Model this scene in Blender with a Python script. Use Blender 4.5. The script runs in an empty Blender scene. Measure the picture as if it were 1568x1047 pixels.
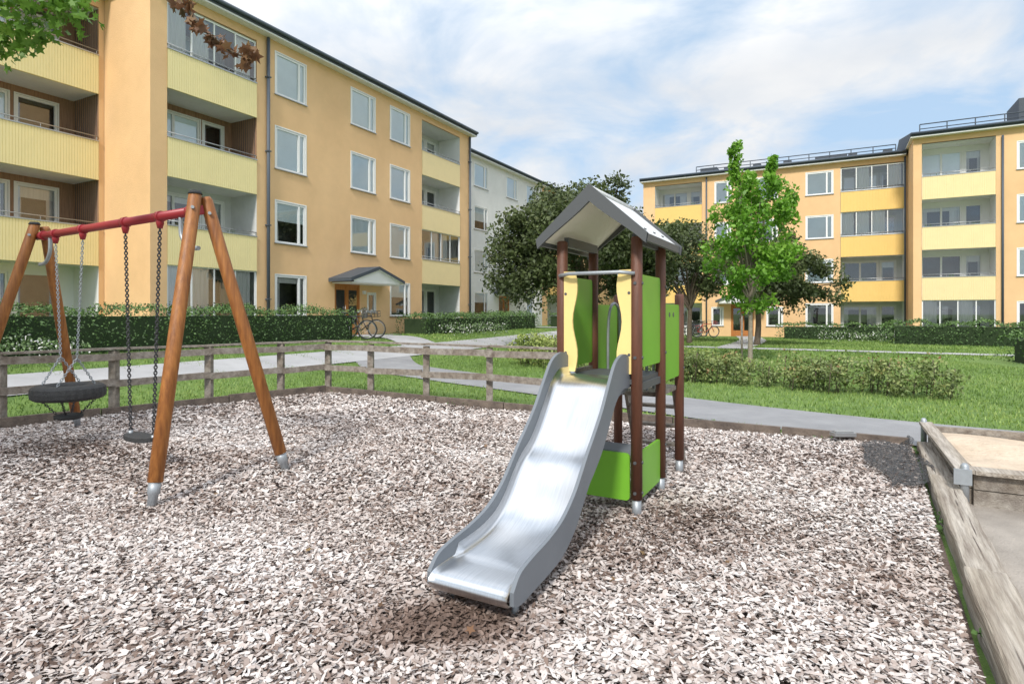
import bpy, math, random
import numpy as np
from mathutils import Vector, Matrix
random.seed(7)
R = np.random.default_rng(11)
scn = bpy.context.scene
scn.view_settings.view_transform = 'Standard'
scn.view_settings.look = 'None'
scn.view_settings.exposure = 0

# ------------------------------------------------------------------ materials
MATS = {}
def mat(name, col, rough=.7, metal=0., var=.0, vscale=5., bump=0., bscale=40., spec=.5, col2=None, stretch=None,
        attr=None, trans=0., dirt=None, dscale=.5):
    m = bpy.data.materials.new(name); m.use_nodes = True
    nt = m.node_tree; N = nt.nodes; L = nt.links
    bs = N['Principled BSDF']
    bs.inputs['Roughness'].default_value = rough
    bs.inputs['Metallic'].default_value = metal
    bs.inputs['Specular IOR Level'].default_value = spec
    bs.inputs['Base Color'].default_value = (*col, 1)
    tc = N.new('ShaderNodeTexCoord'); mp = N.new('ShaderNodeMapping')
    L.new(tc.outputs['Object'], mp.inputs['Vector'])
    if stretch: mp.inputs['Scale'].default_value = stretch
    cur = None
    if attr:
        at = N.new('ShaderNodeAttribute'); at.attribute_name = 'rnd'
        cr = N.new('ShaderNodeValToRGB')
        els = cr.color_ramp.elements
        for i, (p, c) in enumerate(attr):
            e = els[i] if i < 2 else els.new(p)
            e.position = p; e.color = (*c, 1)
        L.new(at.outputs['Fac'], cr.inputs['Fac']); cur = cr.outputs['Color']
    if var > 0 or col2:
        nz = N.new('ShaderNodeTexNoise'); nz.inputs['Scale'].default_value = vscale
        nz.inputs['Detail'].default_value = 4; nz.inputs['Roughness'].default_value = .65
        L.new(mp.outputs['Vector'], nz.inputs['Vector'])
        rp = N.new('ShaderNodeValToRGB')
        rp.color_ramp.elements[0].position = .32; rp.color_ramp.elements[1].position = .68
        c2 = col2 if col2 else tuple(c*(1-var) for c in col)
        rp.color_ramp.elements[0].color = (*c2, 1); rp.color_ramp.elements[1].color = (*col, 1)
        L.new(nz.outputs['Fac'], rp.inputs['Fac'])
        if cur is None: cur = rp.outputs['Color']
        else:
            mx = N.new('ShaderNodeMixRGB'); mx.blend_type = 'MULTIPLY'; mx.inputs[0].default_value = 1
            L.new(cur, mx.inputs[1]); L.new(rp.outputs['Color'], mx.inputs[2]); cur = mx.outputs[0]
    if dirt:
        n2 = N.new('ShaderNodeTexNoise'); n2.inputs['Scale'].default_value = dscale
        n2.inputs['Detail'].default_value = 4
        L.new(mp.outputs['Vector'], n2.inputs['Vector'])
        r2 = N.new('ShaderNodeValToRGB'); r2.color_ramp.elements[0].position = .35; r2.color_ramp.elements[1].position = .65
        r2.color_ramp.elements[0].color = (*dirt, 1); r2.color_ramp.elements[1].color = (1, 1, 1, 1)
        L.new(n2.outputs['Fac'], r2.inputs['Fac'])
        mx = N.new('ShaderNodeMixRGB'); mx.blend_type = 'MULTIPLY'; mx.inputs[0].default_value = 1
        if cur is None: mx.inputs[1].default_value = (*col, 1)
        else: L.new(cur, mx.inputs[1])
        L.new(r2.outputs['Color'], mx.inputs[2]); cur = mx.outputs[0]
    if cur is not None: L.new(cur, bs.inputs['Base Color'])
    if bump > 0:
        nb = N.new('ShaderNodeTexNoise'); nb.inputs['Scale'].default_value = bscale; nb.inputs['Detail'].default_value = 3
        L.new(mp.outputs['Vector'], nb.inputs['Vector'])
        bp = N.new('ShaderNodeBump'); bp.inputs['Strength'].default_value = bump; bp.inputs['Distance'].default_value = .02
        L.new(nb.outputs['Fac'], bp.inputs['Height']); L.new(bp.outputs['Normal'], bs.inputs['Normal'])
    if trans > 0:
        tr = N.new('ShaderNodeBsdfTranslucent'); ms = N.new('ShaderNodeMixShader'); ms.inputs[0].default_value = trans
        if cur is not None: L.new(cur, tr.inputs['Color'])
        else: tr.inputs['Color'].default_value = (*col, 1)
        L.new(bs.outputs[0], ms.inputs[1]); L.new(tr.outputs[0], ms.inputs[2])
        L.new(ms.outputs[0], N['Material Output'].inputs['Surface'])
    MATS[name] = m
    return m

mat('stucco_yellow', (.86,.565,.30), .9, var=.07, vscale=1.5, bump=.6, bscale=50, dirt=(.92,.90,.88), dscale=.35)
mat('stucco_white', (.78,.78,.77), .9, var=.08, vscale=1.5, bump=.5, bscale=60, dirt=(.92,.92,.92), dscale=.35)
mat('plinth', (.35,.34,.33), .9, var=.2, vscale=4, bump=.4)
mat('parapet_pale', (.90,.77,.40), .6, var=.05, vscale=2)
mat('parapet_yellow', (.87,.60,.20), .6, var=.05, vscale=2)
mat('parapet_cream', (.87,.71,.39), .6, var=.05, vscale=2)
mat('white_paint', (.84,.84,.83), .5, var=.03, vscale=3)
mat('ceiling_paint', (.80,.80,.78), .8, var=.06, vscale=3)
mat('grey_panel', (.66,.67,.66), .7, var=.1, vscale=3)
mat('niche_wood', (.38,.225,.14), .7, col2=(.23,.13,.08), vscale=3, stretch=(8,8,.6))
mat('roof_dark', (.065,.08,.10), .6, var=.2, vscale=3)
mat('pipe_dark', (.075,.095,.125), .5)
mat('metal_grey', (.45,.46,.47), .4, metal=.7)
mat('door_wood', (.50,.20,.055), .5, col2=(.38,.14,.035), vscale=4, stretch=(6,6,.6))
mat('blind_pale', (.86,.91,.94), .8, var=.08, vscale=1.2)
mat('curtain', (.82,.81,.78), .9, var=.15, vscale=8, stretch=(3,3,.1))
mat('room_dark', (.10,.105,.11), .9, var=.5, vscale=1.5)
mat('plant_green', (.06,.13,.04), .7)
def glass():
    m = bpy.data.materials.new('window_glass'); m.use_nodes = True
    nt = m.node_tree; N = nt.nodes; L = nt.links; N.remove(N['Principled BSDF'])
    g = N.new('ShaderNodeBsdfGlossy'); g.inputs['Roughness'].default_value = .02; g.inputs['Color'].default_value = (.93,.97,1,1)
    t = N.new('ShaderNodeBsdfTransparent'); t.inputs['Color'].default_value = (.97,.99,1,1)
    f = N.new('ShaderNodeFresnel'); f.inputs['IOR'].default_value = 1.55
    ma = N.new('ShaderNodeMath'); ma.operation = 'ADD'; ma.inputs[1].default_value = .10
    s = N.new('ShaderNodeMixShader')
    L.new(f.outputs[0], ma.inputs[0]); L.new(ma.outputs[0], s.inputs[0]); L.new(t.outputs[0], s.inputs[1]); L.new(g.outputs[0], s.inputs[2])
    L.new(s.outputs[0], N['Material Output'].inputs['Surface'])
    MATS['window_glass'] = m
glass()
mat('grass', (.17,.255,.06), .9, col2=(.10,.175,.04), vscale=2.5, bump=.8, bscale=60, dirt=(.8,.85,.7), dscale=.3)
mat('grass_blades', (1,1,1), .6, attr=[(0,(.10,.18,.035)),(.5,(.19,.31,.06)),(1,(.33,.41,.12))], col2=(.62,.66,.58), vscale=.5)
mat('asphalt', (.31,.31,.32), .85, col2=(.23,.23,.24), vscale=1.2, bump=.5, bscale=120)
mat('path_light', (.44,.44,.45), .8, col2=(.34,.34,.35), vscale=1.0, bump=.4, bscale=120)
mat('bark_soil', (.09,.06,.045), 1, col2=(.17,.13,.11), vscale=30, bump=1, bscale=60)
mat('wood_chips', (1,1,1), .85, attr=[(0,(.10,.065,.05)),(.2,(.26,.195,.165)),(.42,(.49,.425,.395)),(.75,(.70,.655,.63)),(1,(.86,.83,.815))],
    col2=(.76,.71,.68), vscale=1.1, spec=.25)
mat('timber_grey', (.40,.365,.32), .9, col2=(.20,.17,.145), vscale=5, stretch=(3,3,3), bump=.6, bscale=30, dirt=(.7,.65,.6), dscale=2)
mat('timber_kerb', (.58,.53,.47), .9, col2=(.25,.21,.175), vscale=2.5, stretch=(14,.8,14), bump=.7, bscale=6, dirt=(.72,.68,.62), dscale=.5)
mat('timber_dark', (.19,.15,.12), .9, col2=(.09,.07,.06), vscale=6, bump=.6, bscale=30)
mat('sand', (.64,.52,.40), 1, col2=(.48,.38,.28), vscale=3, bump=1, bscale=25)
mat('paving', (.40,.355,.31), .9, col2=(.26,.23,.20), vscale=2, bump=.6, bscale=70)
mat('slide_steel', (.74,.75,.77), .28, metal=1, var=.16, vscale=10, stretch=(14,.5,.5))
mat('slide_side', (.175,.195,.22), .45, var=.08, vscale=4)
mat('post_brown', (.15,.055,.03), .55, col2=(.10,.04,.022), vscale=6, stretch=(5,5,.6), bump=.2, bscale=40)
mat('panel_green', (.185,.47,.035), .42, var=.07, vscale=4)
mat('panel_yellow', (.88,.68,.27), .45, var=.05, vscale=4)
mat('tower_roof_grey', (.70,.71,.72), .55, var=.14, vscale=6)
mat('tower_cream', (.86,.82,.70), .6)
mat('tower_dark', (.085,.09,.095), .55)
mat('galvanised', (.40,.43,.46), .5, metal=.5, var=.15, vscale=20)
mat('swing_wood', (.44,.175,.042), .5, col2=(.24,.085,.02), vscale=5, stretch=(7,7,.6), bump=.15, bscale=25, dirt=(.75,.7,.65), dscale=3)
mat('swing_red', (.34,.025,.035), .4)
mat('rubber', (.04,.041,.043), .7, var=.3, vscale=20, bump=.6, bscale=80)
mat('chain_grey', (.05,.05,.055), .5, metal=.3)
mat('tree_bark', (.16,.125,.09), .95, col2=(.09,.07,.05), vscale=12, bump=.8, bscale=30)
mat('tree_bark_pale', (.34,.29,.23), .9, col2=(.22,.19,.15), vscale=14, bump=.5, bscale=30)
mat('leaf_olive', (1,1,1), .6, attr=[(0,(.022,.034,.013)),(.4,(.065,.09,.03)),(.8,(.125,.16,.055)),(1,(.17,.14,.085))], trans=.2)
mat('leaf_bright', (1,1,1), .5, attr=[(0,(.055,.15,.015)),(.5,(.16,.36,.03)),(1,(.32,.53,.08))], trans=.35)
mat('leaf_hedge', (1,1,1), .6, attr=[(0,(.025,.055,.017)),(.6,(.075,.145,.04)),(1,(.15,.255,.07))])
mat('leaf_shrub', (1,1,1), .6, attr=[(0,(.06,.085,.03)),(.5,(.15,.20,.06)),(.78,(.26,.30,.10)),(.9,(.30,.13,.07)),(1,(.38,.18,.10))])
mat('leaf_yellowgreen', (1,1,1), .6, attr=[(0,(.09,.13,.03)),(.55,(.24,.30,.07)),(1,(.40,.42,.14))])
mat('leaf_flower', (1,1,1), .6, attr=[(0,(.08,.13,.05)),(.75,(.2,.3,.12)),(.86,(.6,.6,.58)),(1,(.8,.78,.78))])
mat('leaf_maple', (1,1,1), .5, attr=[(0,(.07,.15,.02)),(.6,(.16,.32,.04)),(.93,(.26,.38,.06)),(1,(.38,.08,.03))], trans=.35)
mat('leaf_maple_red', (1,1,1), .5, attr=[(0,(.08,.055,.025)),(.5,(.21,.10,.05)),(1,(.30,.20,.09))], trans=.3)
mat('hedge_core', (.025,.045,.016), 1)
mat('net_black', (.05,.05,.052), .9)
def netmat():
    m = MATS['net_black']; nt = m.node_tree; N = nt.nodes; L = nt.links
    tc = N.new('ShaderNodeTexCoord'); ck = N.new('ShaderNodeTexNoise'); ck.inputs['Scale'].default_value = 45
    L.new(tc.outputs['Object'], ck.inputs['Vector'])
    r = N.new('ShaderNodeValToRGB'); r.color_ramp.elements[0].position = .45; r.color_ramp.elements[1].position = .5
    r.color_ramp.elements[0].color = (.25,.25,.25,1); r.color_ramp.elements[1].color = (.92,.92,.92,1)
    L.new(ck.outputs['Fac'], r.inputs['Fac']); L.new(r.outputs['Color'], N['Principled BSDF'].inputs['Alpha'])
netmat()

# ------------------------------------------------------------------ builder
class B:
    def __init__(s): s.v = []; s.f = []; s.m = []; s.mats = []; s.sm = []
    def mi(s, n):
        if n not in s.mats: s.mats.append(n)
        return s.mats.index(n)
    def face(s, pts, m, smooth=False):
        i = len(s.v); s.v += [tuple(p) for p in pts]
        s.f.append(tuple(range(i, i+len(pts)))); s.m.append(s.mi(m)); s.sm.append(smooth)
    def box(s, x0, x1, y0, y1, z0, z1, m):
        i = len(s.v)
        s.v += [(x0,y0,z0),(x1,y0,z0),(x1,y1,z0),(x0,y1,z0),(x0,y0,z1),(x1,y0,z1),(x1,y1,z1),(x0,y1,z1)]
        for f in ((3,2,1,0),(4,5,6,7),(0,1,5,4),(1,2,6,5),(2,3,7,6),(3,0,4,7)):
            s.f.append(tuple(i+k for k in f)); s.m.append(s.mi(m)); s.sm.append(False)
    def obox(s, p, q, w, h, m, z0=None):
        p = Vector(p); q = Vector(q); d = (q-p).normalized()
        side = d.cross(Vector((0,0,1)))
        side = side.normalized() if side.length > 1e-4 else Vector((1,0,0))
        up = side.cross(d).normalized()
        i = len(s.v)
        for c in (p, q):
            for a, b_ in ((-1,-1),(1,-1),(1,1),(-1,1)):
                s.v.append(tuple(c+side*(a*w/2)+up*(b_*h/2)))
        for f in ((3,2,1,0),(4,5,6,7),(0,1,5,4),(1,2,6,5),(2,3,7,6),(3,0,4,7)):
            s.f.append(tuple(i+k for k in f)); s.m.append(s.mi(m)); s.sm.append(False)
    def tube(s, pts, rad, m, n=8, cap=True, closed=False):
        pts = [Vector(p) for p in pts]
        if not hasattr(rad, '__len__'): rad = [rad]*len(pts)
        rings = []; prev = None
        K = len(pts)
        for k in range(K):
            if closed: d = pts[(k+1) % K]-pts[k-1]
            else: d = pts[min(k+1, K-1)]-pts[max(k-1, 0)]
            d.normalize()
            if prev is None:
                a = d.orthogonal().normalized()
            else:
                a = (prev-d*prev.dot(d)).normalized()
            prev = a; b_ = d.cross(a)
            i = len(s.v); rings.append(i)
            for j in range(n):
                t = 2*math.pi*j/n
                s.v.append(tuple(pts[k]+(a*math.cos(t)+b_*math.sin(t))*rad[k]))
        M = s.mi(m)
        rr = list(range(K-1))+([K-1] if closed else [])
        for k in rr:
            A = rings[k]; C = rings[(k+1) % K]
            for j in range(n):
                s.f.append((A+j, A+(j+1) % n, C+(j+1) % n, C+j)); s.m.append(M); s.sm.append(True)
        if cap and not closed:
            s.f.append(tuple(rings[0]+j for j in range(n))[::-1]); s.m.append(M); s.sm.append(False)
            s.f.append(tuple(rings[-1]+j for j in range(n))); s.m.append(M); s.sm.append(False)
    def prism(s, poly, fn, t0, t1, m):
        A = [fn(a, b_, t0) for a, b_ in poly]; C = [fn(a, b_, t1) for a, b_ in poly]
        s.face(A[::-1], m); s.face(C, m)
        n = len(poly)
        for k in range(n):
            s.face([A[k], A[(k+1) % n], C[(k+1) % n], C[k]], m)
    def obj(s, name, parent=None, loc=None, rot=None):
        me = bpy.data.meshes.new(name); me.from_pydata(s.v, [], s.f)
        for n in s.mats: me.materials.append(MATS[n])
        me.polygons.foreach_set('material_index', s.m); me.polygons.foreach_set('use_smooth', s.sm); me.update()
        o = bpy.data.objects.new(name, me); scn.collection.objects.link(o)
        if parent: o.parent = parent
        if loc: o.location = loc
        if rot is not None: o.rotation_euler = (0, 0, rot)
        return o
def empty(name, loc=(0,0,0), rot=0):
    e = bpy.data.objects.new(name, None); scn.collection.objects.link(e)
    e.location = loc; e.rotation_euler = (0,0,rot); e.empty_display_size = .3
    return e
def smooth_curve(pts, n=6):
    P = [Vector(p) for p in pts]; out = []
    for i in range(len(P)-1):
        p0 = P[max(i-1,0)]; p1 = P[i]; p2 = P[i+1]; p3 = P[min(i+2,len(P)-1)]
        for k in range(n):
            t = k/n
            out.append(.5*((2*p1)+(-p0+p2)*t+(2*p0-5*p1+4*p2-p3)*t*t+(-p0+3*p1-3*p2+p3)*t**3))
    out.append(P[-1]); return out

def soup(name, verts, k, rnd, matname, parent=None):
    n = len(verts)
    me = bpy.data.meshes.new(name)
    me.vertices.add(n*k); me.loops.add(n*k); me.polygons.add(n)
    me.vertices.foreach_set('co', verts.reshape(-1).astype(np.float32))
    me.loops.foreach_set('vertex_index', np.arange(n*k, dtype=np.int32))
    me.polygons.foreach_set('loop_start', np.arange(0, n*k, k, dtype=np.int32))
    me.update(calc_edges=True)
    a = me.attributes.new('rnd', 'FLOAT', 'FACE'); a.data.foreach_set('value', np.clip(rnd,0,1).astype(np.float32))
    me.materials.append(MATS[matname])
    o = bpy.data.objects.new(name, me); scn.collection.objects.link(o)
    if parent: o.parent = parent
    return o
LEAF4 = np.array([(-.5,0,0),(0,-.28,.05),(.5,0,-.04),(0,.28,.05)])
_st = []
for i in range(10):
    r = .55 if i % 2 == 0 else .27
    if i == 5: r = .22
    t = math.pi*2*i/10
    _st.append((r*math.cos(t), r*math.sin(t), .06*math.cos(2*t)))
LEAFM = np.array(_st)
def orient(n, tilt=None):
    if tilt is None:
        nz = R.normal(size=(n,3))
    else:
        nz = np.stack([R.normal(size=n)*tilt, R.normal(size=n)*tilt, np.ones(n)], 1)
    nz /= np.linalg.norm(nz, axis=1, keepdims=True)
    t = R.normal(size=(n,3)); x = np.cross(t, nz); x /= np.linalg.norm(x, axis=1, keepdims=True)
    y = np.cross(nz, x)
    return x, y, nz
def leaves(name, pts, size, matname, rnd, parent=None, shape=LEAF4, tilt=None):
    n = len(pts); x, y, z = orient(n, tilt)
    sz = size*R.uniform(.6,1.3,n)[:,None,None]
    S = shape[None]
    V = pts[:,None,:] + sz*(S[...,0:1]*x[:,None]+S[...,1:2]*y[:,None]+S[...,2:3]*z[:,None])
    return soup(name, V, len(shape), rnd, matname, parent)

# ------------------------------------------------------------------ terrain
P0 = np.array([-8.44, 22.6]); FD = np.array([.473,.881]); FN = np.array([.881,-.473])
def facd(x, y): return (x-P0[0])*FN[0]+(y-P0[1])*FN[1]
def T(x, y):
    d = facd(np.asarray(x, float), np.asarray(y, float))
    t = np.clip((7.8-d)/5.3, 0, 1)
    return .55*t*t*(3-2*t)
def grid_axis(lo, hi, step, far):
    a = list(np.arange(lo, hi+1e-6, step)); g = step
    l = [lo]; 
    while l[-1] > -far: g *= 1.5; l.append(l[-1]-g)
    g = step; h = [a[-1]]
    while h[-1] < far: g *= 1.5; h.append(h[-1]+g)
    return np.array(l[::-1][:-1]+a+h[1:])
gx = grid_axis(-26, 36, .6, 500); gy = grid_axis(-6, 62, .6, 700)
X, Y = np.meshgrid(gx, gy); Z = T(X, Y)
V = np.stack([X.ravel(), Y.ravel(), Z.ravel()], 1); nx = len(gx); ny = len(gy)
idx = np.arange(nx*ny).reshape(ny, nx)
F = np.stack([idx[:-1,:-1].ravel(), idx[:-1,1:].ravel(), idx[1:,1:].ravel(), idx[1:,:-1].ravel()], 1)
me = bpy.data.meshes.new('ground'); me.from_pydata(V.tolist(), [], F.tolist()); me.materials.append(MATS['grass'])
for p in me.polygons: p.use_smooth = True
o = bpy.data.objects.new('ground_lawn', me); scn.collection.objects.link(o)

PLAY = [(-9.5,4.56),(-3.46,11.13),(4.42,6.5),(-.6,-1.75),(-10,-3)]   # clockwise
def in_play(x, y, m=0.):
    ok = np.ones(len(x), bool)
    for i in range(5):
        a = np.array(PLAY[i]); b = np.array(PLAY[(i+1) % 5]); e = (b-a)/np.linalg.norm(b-a)
        ok &= ((x-a[0])*e[1]-(y-a[1])*e[0]) > m*-1
    return ok
b = B(); b.face([(x,y,.008) for x,y in PLAY], 'bark_soil'); b.obj('playground_bark_bed')

PATHS = []
def path(name, pts, w, m, zoff=.02):
    cs = smooth_curve([(x,y,0) for x,y in pts], 10)
    PATHS.append((np.array([(c.x,c.y) for c in cs]), w))
    b = B(); L = []; 
    for i, c in enumerate(cs):
        d = (cs[min(i+1,len(cs)-1)]-cs[max(i-1,0)]).normalized(); s = Vector((-d.y, d.x, 0))
        row = []
        for k in (-1,-.33,.33,1):
            p = c+s*(k*w/2); row.append((p.x, p.y, float(T(p.x,p.y))+zoff))
        L.append(row)
    for i in range(len(L)-1):
        for k in range(3): b.face([L[i][k],L[i][k+1],L[i+1][k+1],L[i+1][k]], m)
    return b.obj(name)
def fp(s, d): return (P0[0]+FD[0]*s+FN[0]*d, P0[1]+FD[1]*s+FN[1]*d)
path('footpath', [(12,3.2),(8.5,5.15),(5.3,7.15),(3.2,9.0),(1.1,11.4),(-1.3,13.9),(-3.3,16.4),fp(-1,5.3)], 1.75, 'asphalt')
path('footpath', [fp(-26,5.3),fp(-15,5.4),fp(-8,5.5),fp(0,5.5),fp(8,5.2),fp(20,4.5),fp(32,4.5)], 1.5, 'path_light', .028)
path('footpath', [fp(1.2,5.6),fp(2.6,3.2),fp(3,.2)], 1.7, 'path_light', .036)
path('footpath', [fp(20,4.6),fp(20.4,1),fp(20.4,-1.7)], 1.6, 'path_light', .036)
path('footpath', [(1.5,30.5),(6,27.5),(12,24.2),(18,20.8),(30,14.5)], 1.1, 'path_light', .024)
path('footpath', [(9.5,25.5),(13,32),(15.3,38.4)], 1.4, 'path_light', .030)
def on_path(x, y, m=0.):
    bad = np.zeros(len(x), bool)
    for P, w in PATHS:
        for q in P[::2]:
            bad |= (x-q[0])**2+(y-q[1])**2 < (w/2+m)**2
    return bad

def blades(name, n, x0,x1,y0,y1, h, w):
    x = R.uniform(x0,x1,n); y = R.uniform(y0,y1,n)
    k = (np.abs(x) < .98*y+2) & (y > 3.5) & ~in_play(x,y,.05) & ~on_path(x,y,.0) & (facd(x,y) > .4)
    k &= ~((x > .507+.606*y+.1) & (y < 6.7))
    x = x[k]; y = y[k]; n = len(x); z = T(x,y)
    a = R.uniform(0,2*np.pi,n); hh = h*R.uniform(.5,1.3,n)
    dx = np.cos(a)*w/2; dy = np.sin(a)*w/2; lx = R.normal(0,.35,n)*hh; ly = R.normal(0,.35,n)*hh
    Vv = np.stack([np.stack([x-dx,y-dy,z],1), np.stack([x+dx,y+dy,z],1), np.stack([x+lx,y+ly,z+hh],1)],1)
    return soup(name, Vv, 3, R.uniform(0,1,n)*.7+.3*(.5+.5*np.sin(x*1.1+y*.7)), 'grass_blades')
blades('grass', 130000, -14,14, 4,19, .055, .018)
blades('grass', 60000, -10,26, 19,36, .07, .04)
n = 1500; t = R.uniform(0,1,n)
side = R.uniform(0,1,n) < .75
wx = np.where(side, -3.46+7.8*t, 4.3-3.9*t); wy = np.where(side, 11.13-4.58*t, 6.35-6.4*t)
keep = (np.sin(t*23)+np.sin(t*57+1)) > 1.15
wx = wx[keep]+R.normal(0,.03,keep.sum()); wy = wy[keep]-.10+R.normal(0,.03,keep.sum())
leaves('weeds', np.stack([wx,wy,R.uniform(.02,.09,len(wx))],1), .05, 'leaf_hedge', R.uniform(.4,1,len(wx)))

# ------------------------------------------------------------------ wood chips
def chips(n, ymin, ymax, xl, xr, L0):
    x = R.uniform(xl,xr,n); y = R.uniform(ymin,ymax,n)
    k = in_play(x,y,-.03) & (np.abs(x) < 1.0*y+1.0)
    x = x[k]; y = y[k]; n = len(x)
    ax, ay, az = orient(n, .34)
    ln = L0*R.uniform(.4,1.5,n); wd = L0*R.uniform(.22,.6,n)
    # six-sided, slightly curled flakes
    c = np.array([(-.5,-.15),(-.25,-.5),(.35,-.45),(.5,.1),(.25,.5),(-.35,.42)])
    j = R.uniform(-.13,.13,(n,6,2)); cc = c[None]+j
    curl = R.normal(0,.28,n)[:,None]*(cc[...,0]**2) + R.normal(0,.03,(n,6))
    hz = .014*np.sin(x*2.1+np.sin(y*1.7)*1.3)+.014*np.sin(y*2.7+x*.6)+.026
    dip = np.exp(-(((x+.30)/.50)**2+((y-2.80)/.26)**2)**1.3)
    pz = hz+R.uniform(0,.028,n)
    p = np.stack([x,y,pz-.02*dip],1)
    V = p[:,None]+cc[...,0:1]*ln[:,None,None]*ax[:,None]+cc[...,1:2]*wd[:,None,None]*ay[:,None]+(curl*ln[:,None])[...,None]*az[:,None]
    def blob(cx,cy,rx,ry): return np.exp(-(((x-cx)/rx)**2+((y-cy)/ry)**2))
    dark = .28*blob(-2.9,5.9,.9,.45)+.28*blob(1.3,4.2,.6,.5)+.22*blob(-2.4,4.4,.7,.35)+.22*blob(-4.6,6.3,.8,.4)+.18*blob(.3,3.6,.9,.5)+.15*blob(1.6,3.0,.5,.3)
    patch = .5+.25*np.sin(x*1.7+1.3*np.sin(y*1.1))+.25*np.sin(y*2.3+x*.9+1)
    fine = .5+.25*np.sin(x*9+2*np.sin(y*7))+.25*np.sin(y*11+2*np.sin(x*6))
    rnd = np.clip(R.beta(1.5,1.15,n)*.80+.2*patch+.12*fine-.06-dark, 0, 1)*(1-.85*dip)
    return V, rnd
Vs = []; Rs = []
for n, a, c, xl, xr, L0 in ((185000, 1.6, 4.6, -5.6, 3.6, .038), (175000, 4.4, 8.0, -9.3, 4.6, .048), (45000, 7.8, 11.2, -6.8, 3.2, .065)):
    v, r = chips(n, a, c, xl, xr, L0); Vs.append(v); Rs.append(r)
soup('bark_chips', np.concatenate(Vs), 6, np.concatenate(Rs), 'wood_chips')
n = 45; x = R.uniform(-4,1.5,n); y = R.uniform(2.3,7,n)
leaves('fallen_leaves', np.stack([x,y,np.full(n,.065)],1), .04, 'leaf_maple_red', R.uniform(.2,1,n), shape=LEAFM, tilt=.3)

# ------------------------------------------------------------------ buildings
def facade(b, x0,x1,z0,z1, ops, y, m, rev=.12, rm=None):
    xs = sorted({x0,x1,*[o[0] for o in ops],*[o[1] for o in ops]}); zs = sorted({z0,z1,*[o[2] for o in ops],*[o[3] for o in ops]})
    xs = [v for v in xs if x0 <= v <= x1]; zs = [v for v in zs if z0 <= v <= z1]
    for i in range(len(xs)-1):
        for j in range(len(zs)-1):
            cx = (xs[i]+xs[i+1])/2; cz = (zs[j]+zs[j+1])/2
            if any(o[0] < cx < o[1] and o[2] < cz < o[3] for o in ops): continue
            b.face([(xs[i],y,zs[j]),(xs[i+1],y,zs[j]),(xs[i+1],y,zs[j+1]),(xs[i],y,zs[j+1])], m)
    for a,c,d,e in [o[:4] for o in ops]:
        r = rm or m; Y1 = y+rev
        b.face([(a,y,d),(a,Y1,d),(a,Y1,e),(a,y,e)], r); b.face([(c,y,d),(c,Y1,d),(c,Y1,e),(c,y,e)], r)
        b.face([(a,y,d),(c,y,d),(c,Y1,d),(a,Y1,d)], r); b.face([(a,y,e),(c,y,e),(c,Y1,e),(a,Y1,e)], r)
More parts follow.
